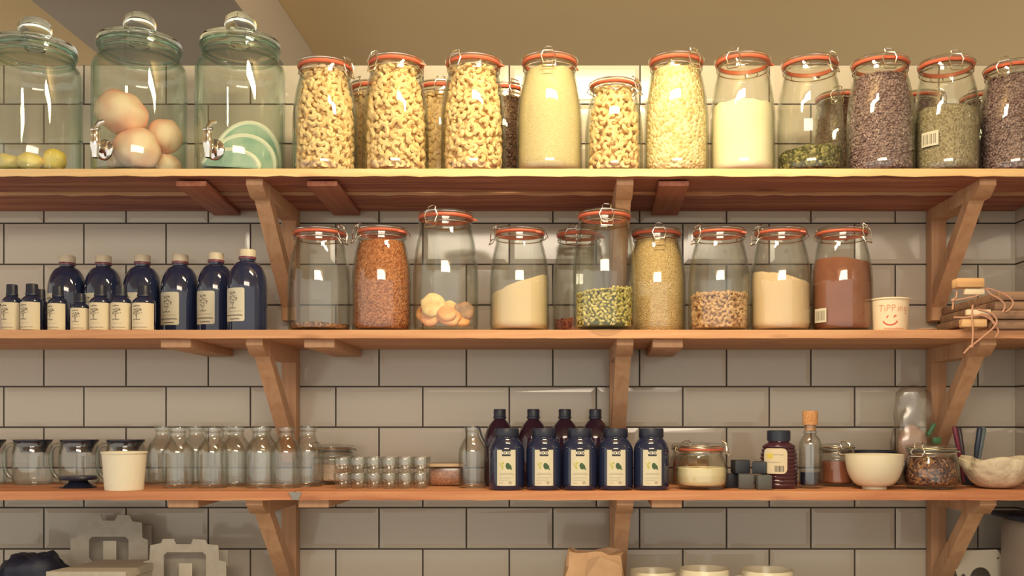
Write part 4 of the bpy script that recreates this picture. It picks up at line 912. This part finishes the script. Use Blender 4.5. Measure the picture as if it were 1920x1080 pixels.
# ------------------------------------------------------------------ tumblers: two levels, two rows
def make_tumbler():
    t = thing('glass_tumbler', 'x', 'glass', (0, 0, 0), 0, 'stacked small glass tumblers')
    r0, r1, H = 0.0135, 0.0168, 0.0325
    n = 12; vs = []
    out = [(r0*0.9, 0), (r0, 0.0015), (r0+0.0004, 0.012), (r1*0.94, 0.0135), (r1, 0.016), (r1, H-0.001), (r1-0.0006, H)]
    MB().lathe([(0, 0.0008)]+out+[(r1-0.0016, H), (r1-0.002, 0.018), (r0-0.001, 0.008), (0, 0.006)], 16).build('bowl', M['bottle_glass'], t)
    return t
tb = None
COLNAME = ['nearest the salt jar', 'second from the salt jar', 'third from the salt jar', 'third from the brown tub', 'second from the brown tub', 'nearest the brown tub']
for lev in (0, 1):
    for row, d in ((0, 0.228), (1, 0.190)):
        for k in range(6):
            b = make_tumbler() if tb is None else copy_tree(tb)
            tb = tb or b
            px = 641+(788-641)*k/5
            b.location = (X(px, 0.228)+0.0002*((k*7+row*3) % 3), -d, S3+lev*0.0328); b.rotation_euler.z = k
            b['label'] = f'small glass tumbler on the {("lower", "upper")[lev]} level, {("front", "back")[row]} row, {COLNAME[k]}'
# brown tub
xl, xr = X(806, 0.117), X(872, 0.117); Ht = Z(868, 0.12)-S3
t = thing('plastic_tub', 'beige-rimmed clear tub of brown spice behind the stopper bottle', 'tub', ((xl+xr)/2, -0.117, S3))
wq = xr-xl
MB().box((0, 0, Ht*0.42), (wq-0.006, 0.09, Ht*0.84), bev=0.004).build('tub_wall', M['bag'], t)
MB().box((0, 0, Ht*0.92), (wq+0.004, 0.10, Ht*0.14), bev=0.003).build('rim_lid', M['tub'], t)
o = MB().box((0, 0, 0), (wq-0.012, 0.083, Ht*0.74), bev=0.005).build('brown_spice', M['spice'], None, loc=((xl+xr)/2, -0.117, S3+0.0015+Ht*0.37)); tag(o, 'coarse brown spice filling the beige-rimmed tub', 'spice', None, 'stuff')
# ------------------------------------------------------------------ dark supplement jars and bottles
def make_dark_jar():
    t = thing('dark_jar', 'x', 'jar', (0, 0, 0), 0, 'dark jars with leaf labels')
    R, H = 0.0372, 0.127
    MB().lathe([(0, 0.001), (R*0.90, 0), (R*0.985, 0.004), (R, 0.010), (R, 0.62*H), (R*0.975, 0.68*H), (R*0.90, 0.745*H), (R*0.77, 0.80*H), (R*0.685, 0.825*H), (R*0.67, 0.85*H), (0, 0.85*H)], 44).build('body', M['navy'], t)
    c_ = MB(); n = 60; vs = []
    prof = [(R*0.66, 0.845*H), (R*0.69, 0.86*H), (R*0.69, 0.975*H), (R*0.655, H)]
    for r_, z in prof:
        for k in range(n): q = r_*(1.012 if k % 2 else 0.992); vs.append((q*math.cos(2*PI*k/n), q*math.sin(2*PI*k/n), z))
    fs = [(i*n+k, i*n+(k+1) % n, (i+1)*n+(k+1) % n, (i+1)*n+k) for i in range(3) for k in range(n)]+[tuple(range(n)), tuple(range(4*n-1, 3*n-1, -1))]
    c_.add(vs, fs).build('cap', M['navycap'], t)
    mb = MB(); f = curved(R+0.0005, 0.0); hw = 0.0200; v0, v1 = 0.010, 0.083; e = 0.0003
    patch(mb, f, -hw, hw, v0, v1, 0, 0, 10)
    patch(mb, f, -0.0090, 0.0090, v1-0.0125, v1+0.002, 1, e, 6, 0.0012)
    write(mb, f, 'KOKO', -0.0079, v1-0.0090, 0.0058, 0.0011, 2, 2*e, 0.72)
    stroke(mb, f, [(-0.0135, 0.0565), (-0.0075, 0.0440)], 0.0020, 3, e); stroke(mb, f, [(-0.0085, 0.0575), (-0.0065, 0.0455)], 0.0016, 3, e); disc(mb, f, -0.0062, 0.0565, 0.0022, 0.0016, 3, e)
    disc(mb, f, 0.0035, 0.0500, 0.0048, 0.0068, 4, e, 14, 0.2); disc(mb, f, 0.0072, 0.0488, 0.0034, 0.0058, 4, e, 12, 0.5); stroke(mb, f, [(0.0075, 0.0475), (0.0120, 0.0425)], 0.0020, 4, e)
    stroke(mb, f, [(-0.016, 0.0330), (0.016, 0.0330)], 0.0006, 5, e); stroke(mb, f, [(-0.013, 0.0355), (0.013, 0.0355)], 0.0010, 5, e)
    for k in range(3): stroke(mb, f, [(-0.015, 0.027-k*0.003), (0.013-k*0.004, 0.027-k*0.003)], 0.0005, 5, e)
    disc(mb, f, 0.008, 0.0165, 0.0035, 0.0032, 5, e); stroke(mb, f, [(-0.015, 0.0155), (-0.006, 0.0155)], 0.0012, 5, e)
    mb.build('label', [M['paper3'], M['inkdark'], M['white'], M['lime'], M['leafink'], M['inklight']], t, recalc=False)
    return t
dj = None
for px, lab in ((950, 'dark jar with leaf label beside the stopper bottle'), (1020, 'second dark jar with leaf label from the stopper bottle'), (1087, 'middle one of the five dark jars with leaf labels'),
                (1154, 'second dark jar with leaf label from the cream jar'), (1221, 'dark jar with leaf label nearest the cream jar')):
    b = make_dark_jar() if dj is None else copy_tree(dj)
    dj = dj or b
    b.location = (X(px, 0.262), -0.262, S3); b['label'] = lab; b.rotation_euler.z = math.radians((px-1087)*-0.012)
    b.scale = (0.985, 0.985, 1.0)
dbt = None
for px, lab in ((937, 'dark plum bottle of the back row nearest the stopper bottle'), (1000, 'second dark plum bottle of the back row from the stopper bottle'), (1059, 'third dark plum bottle of the back row, left of the bracket side'), (1116, 'dark plum bottle of the back row nearest the middle bracket')):
    if dbt is None:
        R, H = 0.0345, Z(767, 0.15)-S3
        t = thing('dark_bottle', 'x', 'bottle', (0, 0, 0), 0, 'dark plum bottles behind the leaf label jars')
        MB().lathe([(0, 0.001), (R*0.92, 0), (R, 0.005), (R, 0.58*H), (R*0.97, 0.64*H), (R*0.86, 0.72*H), (R*0.66, 0.795*H), (R*0.46, 0.845*H), (R*0.36, 0.865*H), (R*0.35, 0.885*H), (0, 0.885*H)], 36).build('body', M['plum'], t)
        MB().lathe([(0, 0.875*H), (R*0.42, 0.875*H), (R*0.42, 0.90*H), (R*0.385, 0.905*H), (R*0.395, 0.985*H), (R*0.36, H), (0, H)], 28).build('cap', M['navycap'], t)
        dbt = b = t
    else: b = copy_tree(dbt)
    b.location = (X(px, 0.15), -0.15, S3); b['label'] = lab
# ------------------------------------------------------------------ small dark cubes, honey bottle, cork bottle, bowls
for i, (px, py, d, sz, mt, rz, lab) in enumerate(((1370, 899, 0.20, 0.030, 'cube', 0.1, 'bottom dark cube nearest the cream jar'), (1398, 903, 0.245, 0.031, 'cubelight', -0.1, 'bottom dark cube at the front, second from the cream jar'),
                                              (1431, 903, 0.262, 0.030, 'cubelight', 0.05, 'paler grey cube at the front beside the honey bottle'), (1451, 903, 0.225, 0.024, 'cube', 0.2, 'small cube half hidden against the honey bottle'),
                                              (1388, 879, 0.215, 0.033, 'cube', 0.15, 'upper dark cube lying on the two cubes by the cream jar'), (1425, 879, 0.232, 0.030, 'cube', -0.3, 'upper dark cube lying on the paler grey cube'))):
    z = S3+sz/2 if i < 4 else S3+0.0312+sz/2
    o = MB().box((0, 0, 0), (sz, sz, sz if i < 4 else sz*0.86), bev=0.002).build('small_block', M[mt], None, loc=(X(px, d), -d, z if i < 4 else z-sz*0.07), rotz=rz); tag(o, lab, 'block', 'small dark blocks by the honey')
d = 0.22; R = 35/s(d); H = Z(807, d)-S3
t = thing('honey_bottle', 'ribbed honey bottle with black cap and yellow label', 'bottle', (X(1460, d), -d, S3))
prof = [(0, 0.001), (R*0.9, 0)]; nr = 11
for i in range(nr):
    z = 0.004+i*0.72*H/nr; q = interp([(0, 0.97), (0.3, 1.0), (0.55, 0.97), (0.72, 0.84), (1, 0.6)], z/H)
    prof += [(R*q*0.955, z), (R*q, z+0.02*H), (R*q, z+0.045*H), (R*q*0.955, z+0.062*H)]
prof += [(R*0.66, 0.78*H), (R*0.56, 0.80*H), (R*0.54, 0.83*H), (0, 0.83*H)]
MB().lathe(prof, 40).build('body', M['honey'], t)
MB().lathe([(0, 0.82*H), (R*0.62, 0.82*H), (R*0.62, 0.985*H), (R*0.58, H), (0, H)], 32).build('cap', M['navycap'], t)
mb = MB(); f = curved(R*1.006, -0.42); patch(mb, f, -0.026, 0.026, 0.032, 0.085, 0, 0, 12, 0.010)
disc(mb, f, -0.011, 0.069, 0.008, 0.006, 1, 0.0003); scribble(mb, f, -0.004, 0.018, 0.072, 0.002, 0.0011, 3, 0.0003, random.Random(3)); scribble(mb, f, -0.016, 0.012, 0.056, 0.0025, 0.0011, 3, 0.0003, random.Random(4))
for q in range(7): patch(mb, f, 0.000+q*0.0028, 0.0014+q*0.0028, 0.036, 0.049, 2, 0.0003, 1)
mb.build('label', [M['paper'], M['yellow'], M['inkdark'], M['inklight']], t, recalc=False)
d = 0.22; R = 21/s(d); H = Z(797, d)-S3
t = thing('cork_bottle', 'small clear bottle with cork stopper and dark syrup', 'bottle', (X(1519, d), -d, S3))
out = [(R*0.9, 0), (R*0.98, 0.003), (R, 0.008), (R, 0.66*H), (R*0.97, 0.72*H), (R*0.84, 0.78*H), (R*0.62, 0.83*H), (R*0.52, 0.86*H), (R*0.60, 0.875*H), (R*0.60, 0.90*H), (R*0.52, 0.915*H), (R*0.55, H)]
MB().lathe([(0, 0.001)]+out+[(r-0.0018, z) for r, z in out[::-1] if z > 0.005]+[(0, 0.005)], 36).build('body', M['bottle_glass'], t)
MB().lathe([(0, H-0.012), (R*0.46, H-0.012), (R*0.46, H), (R*0.66, H+0.0004), (R*0.70, H+0.026), (R*0.64, H+0.030), (0, H+0.030)], 28).build('cork', M['cork'], t)
o = MB().lathe([(0, 0.0062), (R*0.88-0.0018, 0.0062), (R-0.0030, 0.010), (R-0.0030, 0.034), (0, 0.034)], 36).build('dark_syrup', M['syrup'], None, loc=t.location); tag(o, 'dark syrup filling the lower part of the cork bottle', 'syrup', None, 'stuff')
def bowl(name, label, pl, pr_, ptop, d, mat, foot=0.42, cat='bowl'):
    R = (pr_-pl)/2/s(d); H = Z(ptop, d+R*0.5)-S3; n = 12; out = []
    for i in range(n+1):
        a = PI/2*i/n; out.append((R*(foot+(1-foot)*math.sin(a)**0.85), 0.006+(H-0.006)*(1-math.cos(a))**0.95))
    t = thing(name, label, cat, (X((pl+pr_)/2, d), -d, S3))
    MB().lathe([(0, 0.002), (R*foot*0.86, 0.002), (R*foot*0.9, 0), (R*foot, 0), (R*foot, 0.005)]+out+[(r-0.003, z+0.001) for r, z in out[::-1]]+[(0, 0.010)], 48).build('wall', mat, t)
    return t
bowl('white_bowl', 'deep cream-white bowl beside the jar of red-brown paste', 1586, 1693, 853, 0.245, M['china'])
t = bowl('dark_bowl', 'dark bowl whose rim shows just behind the white bowl', 1588, 1680, 846, 0.115, M['navycap'])
# crinkled plaster shell bowl
d = 0.225; R = 62/s(d); H = Z(862, d+0.03)-S3
mb = MB(); n, seg = 14, 64; prof = []
for i in range(n+1):
    a = PI/2*i/n; prof.append((R*(0.34+0.66*math.sin(a)), 0.001+(H-0.001)*(1-math.cos(a))**0.9))
full = [(0, 0.001)]+prof+[(r-0.004, z+0.001) for r, z in prof[::-1]]+[(0, 0.006)]
mb.lathe(full, seg)
vv = []
for x, y, z in mb.v:
    a = math.atan2(y, x); q = min(1, z/H); k = 1+q*(0.05*math.sin(5*a+1)+0.03*math.sin(9*a))+0.10*q*noise.noise((x*60, y*60, z*60)) if z > 0.0015 else 1
    vv.append((x*k, y*k, z*(1+0.10*q*math.sin(3*a+0.6))))
mb.v = vv
o = mb.build('shell_bowl', M['shell'], None, loc=(X(1868, d), -d, S3), angle=25); tag(o, 'crinkled shell-shaped off-white bowl at the right end', 'bowl')
# pens in a dark tumbler
d = 0.12; t = thing('pen_holder', 'dark tumbler holding pens behind the shell bowl', 'holder', (X(1822, d), -d, S3))
MB().lathe([(0, 0.001), (0.020, 0), (0.027, 0.045), (0.0255, 0.045), (0.019, 0.004), (0, 0.004)], 32).build('wall', M['navycap'], t)
for i, (pb_, pt_, py, mt, dy, lab, r_) in enumerate(((1808, 1785, 800, 'penred', -0.008, 'dark red pen leaning left in the dark tumbler', 0.0052), (1815, 1803, 803, 'pendark', 0.010, 'dark brown pen second from the left in the tumbler', 0.0055),
                                          (1822, 1834, 801, 'penblue', -0.006, 'dark blue pen leaning right in the tumbler', 0.0058), (1828, 1848, 801, 'pensky', 0.006, 'grey-blue pen leaning furthest right in the tumbler', 0.0058))):
    a = Vector((X(pb_, d), -d+dy*0.6, S3+0.006)); b_ = Vector((X(pt_, d), -d+dy*1.5, Z(py, d)))
    v = (b_-a); L = v.length
    tt = thing('pen', lab, 'pen', a, 0, 'pens in the dark tumbler'); tt.rotation_euler = v.to_track_quat('Z', 'Y').to_euler()
    MB().lathe([(0, 0), (r_*0.8, 0.001), (r_*0.9, L*0.6), (0, L*0.6)], 16).build('barrel', M[mt], tt)
    MB().lathe([(0, L*0.601), (r_, L*0.601), (r_, L*0.97), (r_*0.7, L), (0, L)], 16).build('cap', M[mt], tt)
# plastic bag with pink packet and green clip
d = 0.10; cx = X(1712, d); Hb = Z(722, d)-S3
t = thing('plastic_bag', 'upright clear plastic bag with pink contents behind the granola jar', 'bag', (cx, -d, S3))
mb = MB(); n = 26; prof = [(0, 0.001)]
for i in range(n+1):
    q = i/n; prof.append((0.053*(1-0.25*q)*(0.82 if i == 0 else 1)*(1 if q < 0.9 else 1-0.9*((q-0.9)/0.1)**2), 0.001+q*Hb))
mb.lathe(prof, 36); vv = []
for x, y, z in mb.v:
    k = 1+0.16*noise.noise((x*40, y*40, z*26)) if z > 0.002 else 1; fl = 1-0.3*z/Hb
    vv.append((x*k, y*0.75*fl*k, z))
mb.v = vv; mb.build('film', M['bag'], t, angle=20)
MB().box((0.028, -0.032, Z(805, d)-S3), (0.008, 0.010, 0.030), bev=0.002, mat=Matrix.Rotation(0.5, 4, 'Y')).build('clip', M['clipgreen'], t)
MB().box((0.040, -0.032, Z(825, d)-S3), (0.018, 0.010, 0.014), bev=0.002).build('clip', M['clipgreen'], t)
o = blob('pink_packet', 'pale pink packet inside the clear plastic bag', M['packet'], (cx-0.002, -d, S3+0.084), (0.033, 0.016, 0.050), (0, 0, 0), 4, 0.10, 'packet', None)
# ------------------------------------------------------------------ things on the worktop
CT = COUNTER+0.0002
def px2(pts, d): return [(X(a, d), Z(b, d)-CT) for a, b in pts]
def rr(px0, py0, px1, py1, d, r=6):
    return px2([(px0+r, py0), (px1-r, py0), (px1, py0+r), (px1, py1-r), (px1-r, py1), (px0+r, py1), (px0, py1-r), (px0, py0+r)], d)
def carrier(label, outline, win, tabp, d, tag_ext):
    t = thing('cup_carrier', label, 'cup carrier', (0, 0, CT), 0, 'cardboard cup carriers')
    bot = Z(2000, d)
    pts = px2(outline, d); pts = [(pts[0][0], 0.0)]+pts[1:-1]+[(pts[-1][0], 0.0)]
    MB().prism(pts, [rr(*win, d)], -d-0.003, -d).build('front_panel', M['card'], t, angle=20)
    zt = max(z for _, z in pts)
    xs = [x for x, _ in pts]; x0, x1 = min(xs)+0.012, max(xs)-0.012
    MB().box(((x0+x1)/2, -d+0.045, (zt-0.03)/2), (x1-x0, 0.003, zt-0.03), bev=0.0008).build('back_panel', M['card'], t)
    MB().box((x0+0.0015, -d+0.0228, 0.05), (0.003, 0.041, 0.1), bev=0.0005).build('side_panel', M['card'], t); MB().box((x1-0.0015, -d+0.0228, 0.05), (0.003, 0.041, 0.1), bev=0.0005).build('side_panel', M['card'], t)
    xa, za = px2([(tabp[0], tabp[1])], d)[0]; xb, zb_ = px2([(tabp[2], tabp[3])], d)[0]
    MB().box(((xa+xb)/2, -d+0.0015, (za+zb_)/2), (xb-xa, 0.002, za-zb_), bev=0.0006).build('tab', M['plate'], t)
    return t
carrier('cardboard cup carrier standing further back against the tiles', [(133, 1150), (133, 1009), (146, 1007), (147, 977), (164, 975), (170, 964), (190, 964), (194, 976), (216, 976), (222, 965), (244, 966), (249, 977), (267, 980), (268, 1008), (278, 1012), (279, 1150)], (168, 1006, 242, 1052), (193, 1014, 218, 1054), 0.07, '')
carrier('cardboard cup carrier standing in front, lower and nearer', [(270, 1150), (270, 1052), (281, 1050), (283, 1022), (303, 1018), (306, 1010), (327, 1010), (331, 1020), (359, 1020), (363, 1010), (386, 1012), (390, 1020), (410, 1022), (412, 1050), (425, 1053), (425, 1150)], (308, 1035, 387, 1100), (335, 1056, 360, 1102), 0.17, '')
# flat cartons stacked in front of the first carrier
zq = 0
for i in range(7):
    d0 = 0.20; xL, xR_ = X(92+ i*0.6, d0+0.08), X(268, d0)
    topz = Z(1050, d0-0.06)-CT; h = topz/7
    o = MB().prism([(xL, -0.30), (xL+0.035, -0.125), (xR_-0.014+0.0015*i, -0.125), (xR_+0.0025*i-0.004, -0.165), (xR_+0.0025*i-0.008, -0.30)], [], 0.0, h*0.93).build('flat_carton', [M['card']], None, loc=(0, 0, CT+i*h+h*0.93), angle=20)
    o.rotation_euler.x = 0
    for v in o.data.vertices: y, z = v.co.y, v.co.z; v.co.y = z; v.co.z = y-h*0.93
    o.data.flip_normals()
    nm = ['lowest', 'second', 'third', 'fourth', 'fifth', 'sixth', 'topmost'][i]
    tag(o, f'{nm} flat grey carton of the stack before the rear carrier'+('' if i in (0, 6) else ', counted from below'), 'carton', 'stacked flat cartons')
# crumpled dark bag and brown paper at the left edge
def crumple(name, label, cat, mat, loc, size, seed, amp, rot=(0, 0, 0), group=None, f=2.2):
    mb = MB(); n = 22; mb.lathe([(math.sin(PI*i/n), -math.cos(PI*i/n)) for i in range(n+1)], 40); vv = []
    for p in mb.v:
        q = Vector(p); e = abs(noise.noise(q*f+Vector((seed, 0, 0))))*2-0.5+0.5*(abs(noise.noise(q*f*2.3+Vector((0, seed, 0))))*2-0.5)
        k = 1+amp*e; vv.append((max(-1, min(1, q.x*1.25))*size[0]*k, max(-1, min(1, q.y*1.25))*size[1]*k, max(-0.98, min(1, q.z*1.25))*size[2]*(k if q.z > -0.3 else 1)))
    mb.v = vv; o = mb.build(name, mat, None, loc=loc, angle=70); o.rotation_euler = rot
    return tag(o, label, cat, group)
d = 0.16
crumple('dark_bag', 'crumpled dark navy plastic bag at the bottom left corner', 'bag', M['darkcloth'], (X(62, d), -d, CT+0.062), (0.066, 0.05, 0.068), 3, 0.16, f=1.3)
crumple('brown_paper', 'crumpled dark brown paper at the far left bottom edge', 'paper', M['brownpaper'], (X(-75, 0.2), -0.2, CT+0.066), (0.040, 0.05, 0.068), 7, 0.2)
# kraft paper bag with folded top
d = 0.27; xa, xb = X(1049, d), X(1176, d); zt = Z(1034, d)-CT
mb = MB(); n = 10; m = 24; vs, fs = [], []
rg = random.Random(6)
for i in range(n+1):
    q = i/n
    for k in range(m):
        a = 2*PI*k/m; sq = 1/max(abs(math.cos(a)), abs(math.sin(a)))**0.75
        fx = 1-0.16*max(0, q-0.7)/0.3*(1 if math.cos(a) < 0 else 0.3); fy = 1-0.55*max(0, q-0.6)/0.4
        x = (xb-xa)/2*math.cos(a)*sq*fx/1.12; y = 0.05*math.sin(a)*sq*fy
        wv = 0.006*noise.noise((x*40, y*40, q*6))
        vs.append((x+wv, y+wv*1.6, q*zt+(0.010*noise.noise((x*28, 3, y*20)) if q > 0.75 else 0)))
for i in range(n):
    for k in range(m): fs.append((i*m+k, i*m+(k+1) % m, (i+1)*m+(k+1) % m, (i+1)*m+k))
fs.append(tuple(range(m-1, -1, -1)))
ctr = len(vs); vs.append((-0.012, -0.004, zt-0.030))
for k in range(m): fs.append((n*m+k, n*m+(k+1) % m, ctr))
t = thing('paper_bag', 'brown kraft paper bag with crumpled folded top below the middle bracket', 'bag', ((xa+xb)/2, -d, CT))
mb.add(vs, fs).build('bag_body', M['kraft'], t, angle=22)
fl = MB(); fl.add([(-0.020, -0.048, zt-0.052), (-0.012, -0.050, zt-0.012), (0.012, -0.046, zt-0.004), (0.052, -0.044, zt-0.020), (0.060, -0.052, zt-0.070), (0.000, -0.057, zt-0.080)], [(0, 1, 2), (0, 2, 5), (2, 3, 4), (2, 4, 5)])
fl.add([(-0.020, -0.046, zt-0.052), (-0.012, -0.044, zt-0.012), (0.012, -0.040, zt-0.004), (0.052, -0.038, zt-0.020), (0.060, -0.046, zt-0.070), (0.000, -0.049, zt-0.080)], [(2, 1, 0), (5, 2, 0), (4, 3, 2), (5, 4, 2)])
fl.build('folded_flap', M['kraft'], t, angle=15, recalc=False)
# cream cups
def mug(label, pl, pr_, ptop, d, handle):
    R = (pr_-pl)/2/s(d); H = Z(ptop, d-0.5*R)-CT; t = thing('cream_mug', label, 'cup', (X((pl+pr_)/2, d), -d, CT), 0, 'cream cups on the worktop')
    MB().lathe([(0, 0.002), (R*0.70, 0), (R*0.80, 0.004), (R*0.96, H*0.45), (R, H-0.002), (R-0.0015, H), (R-0.003, H-0.002), (R*0.92, H*0.45), (R*0.72, 0.008), (0, 0.007)], 44).build('wall', M['china'], t)
    if handle:
        P = [Vector((-R*0.96, 0, H*0.86)), Vector((-R*1.25, 0, H*0.84)), Vector((-R*1.42, 0, H*0.62)), Vector((-R*1.28, 0, H*0.38)), Vector((-R*0.93, 0, H*0.30))]
        MB().tube(P, 0.0042, 10).build('handle', M['china'], t)
mug('cream cup standing next to the paper bag', 1180, 1268, 1066, 0.20, False)
mug('cream cup between the paper bag cup and the handled cup', 1273, 1367, 1062, 0.215, False)
mug('cream cup with a handle on its left side', 1389, 1487, 1064, 0.21, True)
# perforated white plate, greige canister with dark lid
d = 0.10; t = thing('perforated_plate', 'off-white trapezoid plate with a round hole, leaning by the canister', 'plate', (0, 0, CT))
circ = lambda cx_, cy_, ra, rb_, n=20: px2([(cx_+ra*math.cos(2*PI*i/n), cy_+rb_*math.sin(2*PI*i/n)) for i in range(n)], d)
MB().prism([(X(1812, d), 0)]+px2([(1786, 1052), (1789, 1038), (1800, 1032), (1868, 1030), (1876, 1040), (1892, 1082)], d)+[(X(1912, d), 0)], [circ(1837, 1085, 20, 22), circ(1794, 1048, 3, 2.2, 8), circ(1870, 1046, 3, 2.2, 8), circ(1805, 1083, 5, 8, 10), circ(1880, 1076, 4, 6, 10)], -d-0.004, -d).build('sheet', M['plate'], t, angle=20)
MB().box((X(1850, d), -d+0.03, 0.01), (0.06, 0.05, 0.02), bev=0.003).build('foot', M['plate'], t)
x0 = 0.983; x1 = XR-0.012; hz = 0.209
t = thing('canister', 'greige storage canister with a dark flat lid at the right wall', 'canister', ((x0+x1)/2, -0.19, CT))
MB().box((0, 0, hz/2), (x1-x0, 0.14, hz), bev=0.012).build('body', M['canister'], t)
MB().box((-0.006, 0, hz+0.0065), (x1-x0+0.012, 0.17, 0.012), bev=0.004).build('lid', M['navycap'], t)
